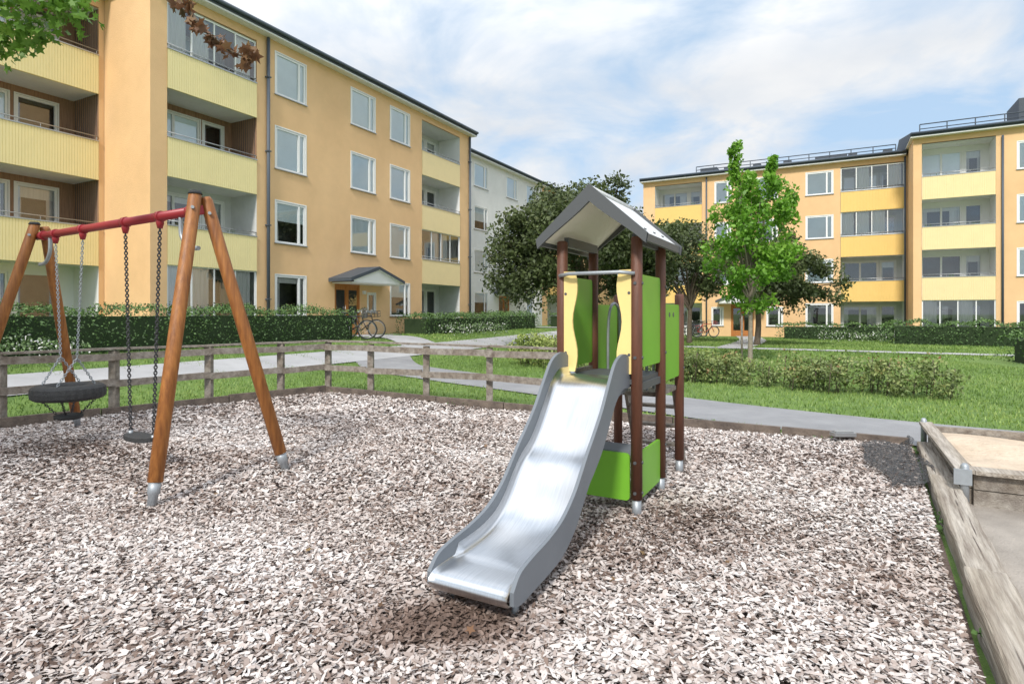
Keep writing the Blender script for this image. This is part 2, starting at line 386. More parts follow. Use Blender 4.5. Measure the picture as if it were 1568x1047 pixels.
def window(b, x0,x1,z0,z1, y, style='L', mull=(.78,), plants=False, deep=.9):
    fw = .075; yf = y+.01; t = .08
    b.box(x0+.002,x1-.002,yf,yf+t,z0,z0+fw,'white_paint'); b.box(x0+.002,x1-.002,yf,yf+t,z1-fw,z1-.002,'white_paint')
    b.box(x0+.002,x0+fw,yf,yf+t,z0+fw,z1-fw,'white_paint'); b.box(x1-fw,x1-.002,yf,yf+t,z0+fw,z1-fw,'white_paint')
    for mu in mull:
        xm = x0+(x1-x0)*mu
        b.box(xm-.045,xm+.045,yf-.004,yf+t-.004,z0+fw,z1-fw,'white_paint')
    b.box(x0-.045,x0,y-.012,y+.03,z0-.0,z1+.045,'white_paint'); b.box(x1,x1+.045,y-.012,y+.03,z0,z1+.045,'white_paint')
    b.box(x0,x1,y-.010,y+.009,z1,z1+.045,'white_paint')
    b.box(x0-.07,x1+.07,y-.06,y+.06,z0-.03,z0,'metal_grey')
    b.face([(x0+fw,yf+.04,z0+fw),(x1-fw,yf+.04,z0+fw),(x1-fw,yf+.04,z1-fw),(x0+fw,yf+.04,z1-fw)], 'window_glass')
    yi = y+.15
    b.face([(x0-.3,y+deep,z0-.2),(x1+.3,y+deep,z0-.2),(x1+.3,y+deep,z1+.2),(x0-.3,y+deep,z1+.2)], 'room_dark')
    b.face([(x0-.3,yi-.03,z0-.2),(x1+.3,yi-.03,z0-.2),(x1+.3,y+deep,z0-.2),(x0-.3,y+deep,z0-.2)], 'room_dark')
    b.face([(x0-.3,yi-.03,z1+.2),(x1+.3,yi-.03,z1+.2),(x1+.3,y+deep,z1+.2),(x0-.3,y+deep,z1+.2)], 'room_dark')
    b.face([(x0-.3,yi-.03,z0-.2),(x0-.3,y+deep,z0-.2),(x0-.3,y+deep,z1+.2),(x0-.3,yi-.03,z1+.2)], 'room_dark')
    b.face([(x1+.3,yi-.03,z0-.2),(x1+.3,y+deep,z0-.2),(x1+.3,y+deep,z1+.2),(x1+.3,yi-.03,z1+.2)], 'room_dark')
    W = x1-x0; H = z1-z0; yl = yf+.052
    if style == 'L':
        b.face([(x0+.01,yl,z0+.01),(x1-.01,yl,z0+.01),(x1-.01,yl,z1-.01),(x0+.01,yl,z1-.01)], 'blind_pale')
    elif style == 'H':
        zz = z0+H*random.uniform(.35,.6)
        b.face([(x0+.01,yl,zz),(x1-.01,yl,zz),(x1-.01,yl,z1-.01),(x0+.01,yl,z1-.01)], 'blind_pale')
        b.face([(x0,yi+.03,z0),(x0+.2*W,yi+.03,z0),(x0+.15*W,yi+.03,z1),(x0,yi+.03,z1)], 'curtain')
    elif style == 'C':
        n = 14
        for side in (0, 1):
            fr = random.uniform(.15,.33)
            for k in range(n):
                a = k/n*fr; c = (k+1)/n*fr; ya = yi+.03*(k % 2); yb = yi+.03*((k+1) % 2)
                xa, xb = (x0+a*W, x0+c*W) if side == 0 else (x1-a*W, x1-c*W)
                b.face([(xa,ya,z0),(xb,yb,z0),(xb,yb,z1),(xa,ya,z1)], 'curtain')
        b.face([(x0,yi-.01,z1-.18*H),(x1,yi-.01,z1-.18*H),(x1,yi-.01,z1),(x0,yi-.01,z1)], 'curtain')
    if plants:
        for k in range(3):
            px = x0+W*random.uniform(.2,.8)
            for q in range(7):
                a = random.uniform(-1,1)
                b.face([(px-.02,yi-.03,z0+.06),(px+.03,yi-.03,z0+.06),(px+a*.2,yi-.02,z0+random.uniform(.25,.5))], 'plant_green')
def parapet(b, x0,x1,y,z0,z1,m, step=.075):
    n = int((x1-x0)/step); st = (x1-x0)/n
    for k in range(n):
        a = x0+k*st; dp = .012
        b.face([(a,y,z0),(a+st*.8,y,z0),(a+st*.8,y,z1),(a,y,z1)], m)
        b.face([(a+st*.8,y,z0),(a+st*.9,y+dp,z0),(a+st*.9,y+dp,z1),(a+st*.8,y,z1)], m)
        b.face([(a+st*.9,y+dp,z0),(a+st,y,z0),(a+st,y,z1),(a+st*.9,y+dp,z1)], m)
    b.box(x0,x1,y+.021,y+.07,z0,z1-.004,m)
    b.box(x0-.01,x1+.01,y-.02,y+.09,z1,z1+.035,'metal_grey')
    b.tube([(x0,y+.03,z1+.16),(x1,y+.03,z1+.16)], .018, 'metal_grey', 6)
    for k in range(4):
        xx = x0+.05+(x1-x0-.1)*k/3; b.tube([(xx,y+.03,z1+.03),(xx,y+.03,z1+.16)], .012, 'metal_grey', 5)
def niche(bw, bn, x0,x1, floors, top, y, sidemat, pm, back, depth=1.4, glazed=(), styles='CHCL', items=True):
    Y1 = y+depth
    sm = sidemat if isinstance(sidemat, (list,tuple)) else [sidemat]*len(floors)
    for i, f in enumerate(floors):
        ft = floors[i+1]-.18 if i+1 < len(floors) else top
        bn.face([(x0,y,f),(x0,Y1,f),(x0,Y1,ft),(x0,y,ft)], sm[i]); bn.face([(x1,y,f),(x1,Y1,f),(x1,Y1,ft),(x1,y,ft)], sm[i])
        if sm[i] == 'niche_wood':
            for k in range(1,12):
                yy = y+depth*k/12
                bn.box(x1-.012,x1-.002,yy-.006,yy+.006,f,ft,'room_dark')
        bn.face([(x0,y,ft-.001),(x1,y,ft-.001),(x1,Y1,ft-.001),(x0,Y1,ft-.001)], 'ceiling_paint')
        if i > 0 : bn.box(x0+.003,x1-.003,y+.03,Y1,f-.175,f,'ceiling_paint')
        W = x1-x0
        ops = [(x0+.04*W,x0+.62*W,f+.85,ft-.25),(x0+.66*W,x0+.90*W,f+.08,ft-.25)]
        facade(bn, x0,x1,f,ft,ops,Y1,back[i] if isinstance(back,(list,tuple)) else back,.1)
        window(bw, *ops[0], Y1, styles[i % len(styles)], mull=(.5,))
        window(bw, *ops[1], Y1, 'C' if i % 2 else 'D', mull=())
        if i > 0: parapet(bn, x0+.01,x1-.01,y-.03,f-.2,f+1.02,pm)
        if items and i > 0:
            for k in range(random.randint(1,3)):
                xx = random.uniform(x0+.3,x1-.3); hh = random.uniform(.1,.3)
                for q in range(12):
                    a = random.uniform(-.14,.14); c = random.uniform(-.08,.08)
                    bn.face([(xx+a,y+.3+c,f+.95),(xx+a+.05,y+.3+c,f+.98),(xx+a*1.3+.02,y+.3+c,f+1.05+hh*random.random())],'plant_green')
        if i in glazed:
            g0 = f+1.06 if i > 0 else f+.1; n = 4
            for k in range(n+1):
                xx = x0+.03+(W-.06)*k/n; bn.box(xx-.025,xx+.025,y+.04,y+.08,g0,ft,'white_paint')
            bn.box(x0,x1,y+.035,y+.085,g0-.03,g0+.03,'white_paint'); bn.box(x0,x1,y+.035,y+.085,ft-.06,ft-.003,'white_paint')
            bn.face([(x0,y+.06,g0),(x1,y+.06,g0),(x1,y+.06,ft),(x0,y+.06,ft)], 'window_glass')
            for k in range(n):
                if random.random() < .55:
                    xa = x0+.05+(W-.06)*k/n
                    for q in range(8):
                        xq = xa+(W/n)*q/8*.8; bn.face([(xq,y+.16+.03*(q%2),g0),(xq+W/n*.1,y+.16+.03*((q+1)%2),g0),(xq+W/n*.1,y+.16+.03*((q+1)%2),ft-.05),(xq,y+.16+.03*(q%2),ft-.05)],'curtain')
            if i == 0: bn.box(x0+.02,x1-.02,y+.03,y+.09,f-.3,f+.1,'white_paint')
def shell(b, x0,x1,y0,y1,z0,z1,m, sides=(1,1,1)):
    if sides[0]: b.face([(x0,y0,z0),(x0,y1,z0),(x0,y1,z1),(x0,y0,z1)], m)
    if sides[1]: b.face([(x1,y0,z0),(x1,y1,z0),(x1,y1,z1),(x1,y0,z1)], m)
    if sides[2]: b.face([(x0,y1,z0),(x1,y1,z0),(x1,y1,z1),(x0,y1,z1)], m)
def roof(b, x0,x1,y0,y1,z, rise, ov=.35):
    A0 = y0-ov; A1 = y1+ov; X0 = x0-.15; X1 = x1+.15; ym = (y0+y1)/2
    b.box(X0,X1,A0,A1,z,z+.06,'white_paint')
    b.box(X0-.02,X1+.02,A0-.02,A1+.02,z+.06,z+.26,'roof_dark')
    for xx in (X0,X1): b.face([(xx,A0,z+.26),(xx,A1,z+.26),(xx,ym,z+.26+rise)], 'roof_dark')
    b.face([(X0,A0,z+.262),(X1,A0,z+.262),(X1,ym,z+.26+rise),(X0,ym,z+.26+rise)], 'roof_dark')
    b.face([(X0,A1,z+.262),(X1,A1,z+.262),(X1,ym,z+.26+rise),(X0,ym,z+.26+rise)], 'roof_dark')
    b.tube([(X0,A0-.07,z+.2),(X1,A0-.07,z+.2)], .07, 'pipe_dark', 8)
def canopy(b, x0,x1,y,zw,zp,out, zd):
    xm = (x0+x1)/2; yo = y-out
    for (a,c) in ((x0,xm),(x1,xm)):
        b.face([(a,y,zw),(a,yo,zw),(c,yo,zp),(c,y,zp)], 'roof_dark')
        b.face([(a,y,zw-.14),(a,yo,zw-.14),(c,yo,zp-.14),(c,y,zp-.14)], 'white_paint')
        b.face([(a,yo,zw),(a,yo,zw-.14),(c,yo,zp-.14),(c,yo,zp)], 'roof_dark')
        b.face([(a,y,zw),(a,yo,zw),(a,yo,zw-.14),(a,y,zw-.14)], 'roof_dark')
    b.face([(x0+.25,yo+.1,zw-.16),(x1-.25,yo+.1,zw-.16),(x1-.25,yo+.1,zw),(xm,yo+.1,zp-.15),(x0+.25,yo+.1,zw)], 'white_paint')
    b.box(x0+.2,x1-.2,yo+.12,y,zw-.2,zw-.16,'white_paint')
def door(b, x0,x1,z0,z1,y):
    b.box(x0,x1,y+.06,y+.10,z0,z1,'door_wood')
    for (a,c) in ((x0,x0+.08),(x1-.08,x1),((x0+x1)/2-.05,(x0+x1)/2+.05)):
        b.box(a,c,y+.02,y+.07,z0,z1,'door_wood')
    b.box(x0+.08,x1-.08,y+.025,y+.07,z1-.1,z1,'door_wood'); b.box(x0+.08,x1-.08,y+.025,y+.07,z0,z0+.25,'door_wood')
    m = (x0+x1)/2
    for (a,c) in ((x0+.14,m-.12),(m+.12,x1-.14)):
        b.face([(a,y+.055,z0+.5),(c,y+.055,z0+.5),(c,y+.055,z1-.25),(a,y+.055,z1-.25)], 'room_dark')
        b.face([(a,y+.05,z0+.5),(c,y+.05,z0+.5),(c,y+.05,z1-.25),(a,y+.05,z1-.25)], 'window_glass')
    b.tube([(m-.14,y-.01,z0+.9),(m-.14,y-.01,z0+1.3)], .015, 'metal_grey', 6)
def wallo(wl, x0,x1,z0,z1,small,niches,y,m):
    facade(wl, x0,x1,z0,z1, small+niches, y, m, .12)

ANG = math.atan2(.881,.473)
bl = empty('apartment_building', (P0[0],P0[1],0), ANG)
bw = B(); bn = B(); wl = B(); rf = B()
fl = [.47+2.75*k for k in range(4)]; TOP = 11.35; ZB = -.2
sill = [1.375+2.76*k for k in range(4)]; WH = 1.56
wins = []
for k in range(4):
    wins.append((-.72,.70,sill[k],sill[k]+WH,'H' if k == 1 else ('C' if k == 0 else 'L'), k == 0))
    if k > 0: wins.append((3.22,4.72,sill[k],sill[k]+WH,'L',False))
    wins.append((5.80,7.22,sill[k],sill[k]+WH,'L' if k else 'H',False))
ops = [w[:4] for w in wins]
N1 = (-4.81,-1.55,fl[0],TOP-.05); N2 = (8.22,11.69,fl[0],TOP-.05); DR = (2.25,3.75,.55,2.75); SW = (4.25,4.75,1.55,2.4)
wallo(wl,-5.33,12.78,ZB,TOP+.25,ops+[DR,SW],[N1,N2],0,'stucco_yellow')
for w in wins: window(bw, *w[:4], 0, w[4], plants=w[5])
window(bw,*SW,0,'D',mull=())
door(bw,*DR,0)
niche(bw,bn,N1[0]+.002,N1[1]-.002,fl,TOP-.1,0,['grey_panel','grey_panel','niche_wood','niche_wood'],'parapet_pale',['grey_panel','grey_panel','niche_wood','niche_wood'],1.4,glazed=(0,3),styles='CCHH')
niche(bw,bn,N2[0]+.002,N2[1]-.002,fl,TOP-.1,0,['grey_panel','white_paint','white_paint','white_paint'],'parapet_cream','grey_panel',1.4,glazed=(1,),styles='CHCL')
shell(wl,-5.33,12.78,0,11,ZB,TOP+.25,'stucco_yellow',(1,1,1))
N0 = (-10.2,-5.5,fl[0],TOP-.05); y0 = 2.5
wins2 = [(-13.2,-11.8,sill[k],sill[k]+WH,'L',False) for k in range(4)]+[(-16.5,-15.1,sill[k],sill[k]+WH,'C',False) for k in range(4)]
wallo(wl,-22,-5.34,ZB,TOP+.25,[w[:4] for w in wins2],[N0],y0,'stucco_yellow')
for w in wins2: window(bw,*w[:4],y0,w[4])
niche(bw,bn,N0[0]+.002,N0[1]-.002,fl,TOP-.1,y0,['white_paint','niche_wood','niche_wood','niche_wood'],'parapet_pale',['white_paint','niche_wood','niche_wood','niche_wood'],1.5,glazed=(),styles='CCHH')
shell(wl,-22,-5.34,y0,11,ZB,TOP+.25,'stucco_yellow',(1,0,1))
roof(rf,-5.33,12.78,0,11,TOP+.25,.8); roof(rf,-22.2,-5.55,y0+.05,10.9,TOP+.245,.7)
for xx in (-1.12,12.62):
    bn.tube([(xx,-.09,TOP+.2),(xx,-.09,.3)], .06, 'pipe_dark', 8)
    for zz in (2,4.7,7.4,10.1): bn.box(xx-.08,xx+.08,-.16,-.005,zz,zz+.04,'pipe_dark')
canopy(bn,1.9,5.3,-.004,2.95,3.5,1.25,.55)
bn.box(2.0,5.0,-1.3,-.01,.3,.58,'plinth')
bn.box(3.85,4.1,-.12,-.005,1.3,1.75,'metal_grey'); bn.box(3.9,4.05,-.1,-.005,2.35,2.5,'white_paint')
wl.obj('walls',bl); bw.obj('windows',bl); bn.obj('balconies_and_entrance',bl); rf.obj('roof',bl)

bl2 = empty('apartment_building', (P0[0],P0[1],0), ANG)
bw = B(); bn = B(); wl = B(); rf = B(); y0 = 1.8
wins = []
for k in range(4):
    wins += [(16.1,17.8,sill[k],sill[k]+1.5,'L' if k % 2 else 'H',False),(23.5,25.0,sill[k],sill[k]+1.5,'L',False)]
    if k: wins.append((20.4,22.0,sill[k],sill[k]+1.5,'L',False))
DR = (19.3,20.8,.55,2.7)
wallo(wl,12.80,26.2,ZB,TOP+.1,[w[:4] for w in wins]+[DR],[],y0,'stucco_white')
for w in wins: window(bw,*w[:4],y0,w[4])
door(bw,*DR,y0); canopy(bn,18.6,22.2,y0-.004,2.95,3.6,1.3,.55)
N3 = (27.2,30.6,fl[0],TOP-.05)
wallo(wl,26.2,44,ZB,TOP+.1,[(32.5,34,sill[k],sill[k]+1.4) for k in range(4)],[N3],y0,'stucco_yellow')
for k in range(4): window(bw,32.5,34,sill[k],sill[k]+1.4,y0,'L')
niche(bw,bn,N3[0]+.002,N3[1]-.002,fl,TOP-.1,y0,'white_paint','parapet_yellow','grey_panel',1.4,styles='CHCL')
shell(wl,12.80,44,y0,11,ZB,TOP+.1,'stucco_white',(0,1,1))
roof(rf,13.0,44,y0,11,TOP+.1,.8)
bn.tube([(13.0,y0-.09,TOP),(13.0,y0-.09,.3)], .055, 'pipe_dark', 8)
wl.obj('walls',bl2); bw.obj('windows',bl2); bn.obj('balconies_and_entrance',bl2); rf.obj('roof',bl2)

Q0 = (19.05,36.6); ANG2 = math.atan2(-.473,.881)
bl3 = empty('apartment_building', (Q0[0],Q0[1],0), ANG2)
bw = B(); bn = B(); wl = B(); rf = B()
fr = [-.3+2.72*k for k in range(4)]; TR = 10.45; sr = [.69+2.72*k for k in range(4)]
wins = []
for k in range(4):
    wins += [(-.74,.71,sr[k],sr[k]+1.4,'L' if k else 'C',False)]
    if k: wins += [(-6.2,-5.2,sr[k],sr[k]+1.4,'L',False),(-3.6,-2.4,sr[k],sr[k]+1.4,'L' if k % 2 else 'H',False)]
    else: wins += [(-3.0,-2.1,sr[0],sr[0]+1.2,'C',False),(-6.4,-5.7,sr[0],sr[0]+1.2,'D',False)]
DR = (-5.2,-3.8,-.1,2.1)
M1 = (-10.24,-7.05,fr[0],TR-.05); M2 = (1.13,4.40,fr[0],TR-.05)
wallo(wl,-11.07,4.56,-.6,TR+.25,[w[:4] for w in wins]+[DR],[M1,M2],0,'stucco_yellow')
for w in wins: window(bw,*w[:4],0,w[4])
door(bw,*DR,0); canopy(bn,-6.0,-3.0,-.004,2.35,2.95,1.2,0)
niche(bw,bn,M1[0]+.002,M1[1]-.002,fr,TR-.1,0,'white_paint','parapet_yellow','white_paint',1.4,styles='CHCC')
niche(bw,bn,M2[0]+.002,M2[1]-.002,fr,TR-.1,0,'white_paint','parapet_yellow','grey_panel',1.4,glazed=(2,3),styles='CDCL')
yb = -2.5
wins = [(9.0,10.4,sr[k],sr[k]+1.4,'D' if k in (0,) else 'L',False) for k in range(4)]+[(12.4,13.8,sr[k],sr[k]+1.4,'L',False) for k in range(4)]
M3 = (4.95,8.12,fr[0],TR+.25)
wallo(wl,4.56,24,-.6,TR+.55,[w[:4] for w in wins],[M3],yb,'stucco_yellow')
for w in wins: window(bw,*w[:4],yb,w[4])
niche(bw,bn,M3[0]+.002,M3[1]-.002,fr,TR+.2,yb,'white_paint','parapet_cream','white_paint',1.4,styles='CDCL',glazed=(0,))
shell(wl,-11.07,4.55,0,11,-.6,TR+.25,'stucco_yellow',(1,0,1)); shell(wl,4.56,24,yb,9,-.6,TR+.55,'stucco_yellow')
roof(rf,-11.07,4.3,0,11,TR+.25,1.0); roof(rf,4.56,24,yb,9,TR+.55,1.2)
for xx,yy in ((8.38,yb),(4.42,0.),(-6.75,0)):
    bn.tube([(xx,yy-.09,TR+.2),(xx,yy-.09,-.2)], .05, 'pipe_dark', 8)
def rail(b,x0,x1,y,z,h=.35):
    b.tube([(x0,y,z+h),(x1,y,z+h)], .03,'roof_dark',5); b.tube([(x0,y,z+h*.5),(x1,y,z+h*.5)], .025,'roof_dark',5)
    n = int((x1-x0)/1.1)
    for k in range(n+1):
        xx = x0+(x1-x0)*k/n; b.tube([(xx,y,z-.1),(xx,y,z+h)], .028,'roof_dark',5)
rail(rf,-7.5,4.0,.4,TR+.62,.45); rail(rf,4.9,11,yb+.4,TR+.9,.5)
rf.box(9.3,12.2,yb+1.2,yb+3.6,TR+.8,TR+2.35,'roof_dark'); rf.box(-8,-6.8,4.5,5.8,TR+1,TR+1.9,'roof_dark'); rf.box(0,1.6,4.8,6,TR+1,TR+1.9,'roof_dark')
for k in range(6):
    xx = -6+k*1.9; rf.box(xx,xx+.5,2.4,2.9,TR+.6,TR+1.3,'roof_dark')
wl.obj('walls',bl3); bw.obj('windows',bl3); bn.obj('balconies_and_entrance',bl3); rf.obj('roof',bl3)

# ------------------------------------------------------------------ fence & edging
Bc = Vector((-3.46,11.13,0)); dl = Vector((-.677,-.736,0)); dr = Vector((.863,-.505,0))
fe = empty('wooden_fence'); b = B()
def fpost(p):
    b.box(p.x-.05,p.x+.05,p.y-.05,p.y+.05,-.05,.965+random.uniform(-.015,.0),'timber_grey')
pl = [Bc+dl*t for t in (.0,.925,2.13,3.44,4.7,5.95,7.2,8.3)]; pr = [Bc+dr*t for t in (1.08,2.34,3.6,4.85)]
for p in pl+pr: fpost(p)
for seq,off in ((pl,Vector((.03,-.03,0))),([Bc]+pr,Vector((-.04,-.065,0)))):
    for i in range(len(seq)-1):
        for z,hh in ((.88,.10),(.50,.10)):
            a = seq[i]+off*1.6; c = seq[i+1]+off*1.6; j = random.uniform(-.014,.014)
            b.obox((a.x,a.y,z+j),(c.x,c.y,z-j),.035,hh,'timber_grey')
        a = seq[i]; c = seq[i+1]; j = random.uniform(-.006,.006)
        b.obox((a.x,a.y,.985+j),(c.x,c.y,.985-j),.12,.03,'timber_grey')
b.obj('posts_and_rails',fe)
b = B()
def edge(a,c,h=.13,w=.06,m='timber_dark',n=5):
    a = Vector(a); c = Vector(c)
    for i in range(n):
        p = a.lerp(c,i/n); q = a.lerp(c,(i+1)/n-.002); j = random.uniform(-.012,.012)
        b.obox((p.x,p.y,h/2+j),(q.x,q.y,h/2+j*.5),w,h,m)
edge(Bc+dl*8.9+Vector((.09,-.09,0)),Bc+Vector((0,-.12,0)),.16)
edge(Bc+Vector((0,-.12,0)),(4.36,6.45,0),.14,n=7)
b.obj('timber_edging')
def sleeper(p,q,w,h,seed):
    rr = random.Random(seed); bb = B(); p = Vector(p); q = Vector(q); d = (q-p); Ln = d.length; d.normalize(); s = Vector((d.y,-d.x,0))
    n = 16; rows = []
    prof = [(-.5,0),(-.5,.88),(-.46,.97),(-.42,1),(0,1.0),(.42,1),(.46,.97),(.5,.88),(.5,0)]
    for i in range(n+1):
        c = p+d*(Ln*i/n); r = []; jx = rr.uniform(-.003,.003); e = .9 if i in (0,n) else 1
        for a,z in prof:
            r.append(c+s*(a*w*(.97 if i in (0,n) else 1)+jx+rr.uniform(-.003,.003))+Vector((0,0,z*h*(.97 if i in (0,n) else 1)+(rr.uniform(-.0025,.0025) if z > 0 else -.02))))
        rows.append(r)
    for i in range(n):
        for k in range(len(prof)-1): bb.face([rows[i][k],rows[i][k+1],rows[i+1][k+1],rows[i+1][k]],'timber_kerb')
    bb.face(rows[0],'timber_kerb'); bb.face(rows[-1],'timber_kerb')
    # drying cracks as narrow dark gaps
    for k in range(5):
        y_ = rr.uniform(.1,Ln*.7); x_ = rr.uniform(-.35,.35)*w; l_ = rr.uniform(.15,.6)
        bb.face([(x_,y_,h+.004),(x_+.004,y_+l_*.3,h+.004),(x_+.001+rr.uniform(-.01,.01),y_+l_,h+.004),(x_-.003,y_+l_*.4,h+.004)],'timber_dark')
    return bb
def tl(Yv, off=0): return (1.84+.606*(Yv-2.2)+off, Yv)
sl = empty('timber_sleeper_kerb')
for i,(ya,yb_,h,wd,oa,ob) in enumerate(((-1.0,1.05,.13,.19,.13,.12),(1.1,3.12,.155,.20,.14,.10),(3.14,5.0,.135,.19,.115,.10),(5.02,6.35,.125,.18,.10,.10))):
    a = tl(ya,oa); c = tl(yb_,ob)
    L_ = math.dist(a,c); ang = math.atan2(c[1]-a[1],c[0]-a[0])-math.pi/2
    bb = sleeper((0,0,0),(0,L_,0),wd,h,i); bb.obj('sleeper_%d'%(i+1),sl,(a[0],a[1],0),ang)
b = B(); pts = [tl(-3,.15),tl(6.5,.15),(5.4,6.3),(12,2.6),(12,-3)]
b.face([(x,y,.014) for x,y in pts],'paving'); b.obj('paved_ground')
sb = empty('sandbox',(3.60,4.62,0),math.atan2(-.48,.876)); b = B()
W_,D_ = 3.4,2.15
for z in (.07,.2):
    b.box(0,W_,-.045,0,z-.06,z+.062,'timber_grey'); b.box(-.045,0,0,D_,z-.06,z+.062,'timber_grey'); b.box(0,W_,D_,D_+.045,z-.06,z+.062,'timber_grey'); b.box(W_,W_+.045,0,D_,z-.06,z+.062,'timber_grey')
b.box(.003,W_-.002,-.10,.07,.264,.295,'timber_kerb'); b.box(-.12,.0,-.10,D_+.06,.266,.297,'timber_kerb')
for x,y in ((-.06,-.075),(-.08,D_+.03),(W_,0)):
    b.tube([(x,y,0),(x,y,.32),(x,y,.34)],[.03,.03,.015],'galvanised',10)
b.box(-.135,-.02,-.115,-.101,.18,.30,'galvanised')
b.obj('sandbox_frame',sb)
n = 26; b = B(); sx = np.linspace(.04,W_-.02,n); sy = np.linspace(.02,D_-.02,n)
hz = lambda x,y: .2+.03*math.sin(3*x+math.sin(4*y))+.025*math.sin(5*y+x)
for i in range(n-1):
    for j in range(n-1):
        b.face([(sx[i],sy[j],hz(sx[i],sy[j])),(sx[i+1],sy[j],hz(sx[i+1],sy[j])),(sx[i+1],sy[j+1],hz(sx[i+1],sy[j+1])),(sx[i],sy[j+1],hz(sx[i],sy[j+1]))],'sand',True)
b.obj('sand_surface',sb)
b = B(); c4 = [Vector((3.05,4.75,0)),Vector((3.56,4.95,0)),Vector((4.35,6.5,0)),Vector((3.75,6.45,0))]
n = 24; G = []
for i in range(n+1):
    row = []
    for j in range(n+1):
        u = i/n; v = j/n; p = c4[0].lerp(c4[1],u).lerp(c4[3].lerp(c4[2],u),v)
        row.append((p.x+.05*math.sin(9*v),p.y+.04*math.sin(7*u),.095+.014*math.sin(11*u+3*v)+.012*math.sin(13*v+4*u)+.006*math.sin(37*u+21*v)+.06*max(0,(u-.8)/.2)))
    G.append(row)
for i in range(n):
    for j in range(n): b.face([G[i][j],G[i+1][j],G[i+1][j+1],G[i][j+1]],'net_black',True)
b.obj('black_net')
b = B(); b.box(3.62,3.86,6.62,6.74,.12,.16,'metal_grey'); b.box(3.64,3.84,6.64,6.72,.161,.175,'metal_grey'); b.obj('path_drain_cover')

# ------------------------------------------------------------------ swing set
sw = empty('swing_set'); b = B()
ap = Vector((-2.72,5.15,0)); bd = Vector((-.847,.53,0)).normalized(); LEN = 3.31
af = ap+bd*LEN
def leg(top, foot):
    top = Vector(top); foot = Vector(foot); d = (foot-top)
    k = 1-.22/d.length
    mid = top+d*k; e = d.normalized()
    b.tube([top-e*.03, top, top.lerp(mid,.5), mid-e*.004, mid],[.04,.053,.056,.055,.047],'swing_wood',14)
    b.tube([mid-e*.01, mid+e*.08, mid+e*.09, foot+e*.03],[.046,.046,.036,.034],'galvanised',12)
    b.tube([top+e*.12+Vector((.03,-.07,0)),top+e*.12+Vector((-.03,.07,0))],.014,'galvanised',8)
for a,feet in ((ap,[(-2.72,4.45),(-2.08,5.47)]),(af,[(-6.16,6.55),(-5.62,7.66)])):
    leg((a.x-.02,a.y-.04,2.52),(*feet[0],0)); leg((a.x+.03,a.y+.05,2.49),(*feet[1],0))
b.tube([ap+bd*-.02+Vector((0,0,2.40)),af+bd*.05+Vector((0,0,2.40))],.042,'swing_red',14)
for a,sg in ((ap,1),(af,-1)):
    b.tube([a+Vector((-.02,-.04,2.53)),a+Vector((-.02,-.04,2.56))],[.060,.045],'rubber',12)
    c = smooth_curve([a+bd*sg*.30+Vector((0,0,2.37)),a+bd*sg*.29+Vector((0,0,2.20)),a+bd*sg*.18+Vector((0,0,2.09)),a+bd*sg*.02+Vector((0,0,2.07))],5)
    b.tube(c,.020,'galvanised',8)
    b.tube([a+bd*sg*.10+Vector((0,0,2.40)),a+bd*sg*.16+Vector((0,0,2.40))],.055,'swing_red',12)
b.obj('frame',sw)
b = B()
def chain(p,q,m='chain_grey',w0=.010,r0=.0046,st=.026):
    p = Vector(p); q = Vector(q); n = max(6,int((q-p).length/st)); d = (q-p).normalized()
    ax = d.orthogonal().normalized(); ay = d.cross(ax)
    for k in range(0,n):
        c0 = p.lerp(q,k/n); c1 = p.lerp(q,(k+1)/n); o = ax if k % 2 else ay
        w = o*w0; e = (c1-c0)*.18
        for s_ in (1,-1): b.tube([c0-e+w*s_*.4,c0.lerp(c1,.25)+w*s_,c0.lerp(c1,.75)+w*s_,c1+e+w*s_*.4],r0,m,4,cap=False)
def hanger(t):
    p = ap+bd*t
    b.tube([p+Vector((0,0,2.40)),p+Vector((0,0,2.34)),p+Vector((0,0,2.29))],[.03,.035,.022],'swing_red',10)
    b.tube([p-bd*.03+Vector((0,0,2.40)),p+bd*.03+Vector((0,0,2.40))],.052,'swing_red',12)
    return p+Vector((0,0,2.29))
h1 = hanger(.653); h2 = hanger(1.295); h3 = hanger(2.206); h4 = hanger(2.87)
sc = ap+bd*.98; perp = Vector((-bd.y,bd.x,0))
s1 = sc-bd*.21+Vector((0,0,.33)); s2 = sc+bd*.21+Vector((0,0,.33))
chain(h1,s1,w0=.012,r0=.006); chain(h2,s2,w0=.012,r0=.006)
poly = []
for k in range(24):
    t = 2*math.pi*k/24; cx = math.copysign(abs(math.cos(t))**.6,math.cos(t)); sy_ = math.copysign(abs(math.sin(t))**.7,math.sin(t))
    poly.append((cx*.23,sy_*.10))
b.prism(poly, lambda a,c,t: sc+bd*a+perp*c+Vector((0,0,t+.25*a*a)), .285,.325,'rubber')
for s_ in (s1,s2): b.tube([s_+Vector((0,0,-.03)),s_+Vector((0,0,.03))],.02,'galvanised',8)
tc_ = ap+bd*2.54+Vector((0,0,.64)); Rr = .25
prof = []
for k in range(16):
    t = 2*math.pi*k/16; prof.append((math.copysign(abs(math.cos(t))**.75,math.cos(t))*.09,math.copysign(abs(math.sin(t))**.6,math.sin(t))*.085))
n = 56; rings = []
for i in range(n):
    a = 2*math.pi*i/n; dv = Vector((math.cos(a),math.sin(a),0))
    rings.append([tc_+dv*(Rr+pr_+(.007 if i % 2 and pr_ > .07 else 0))+Vector((0,0,pz)) for pr_,pz in prof])
for i in range(n):
    for k in range(16): b.face([rings[i][k],rings[(i+1)%n][k],rings[(i+1)%n][(k+1)%16],rings[i][(k+1)%16]],'rubber',True)
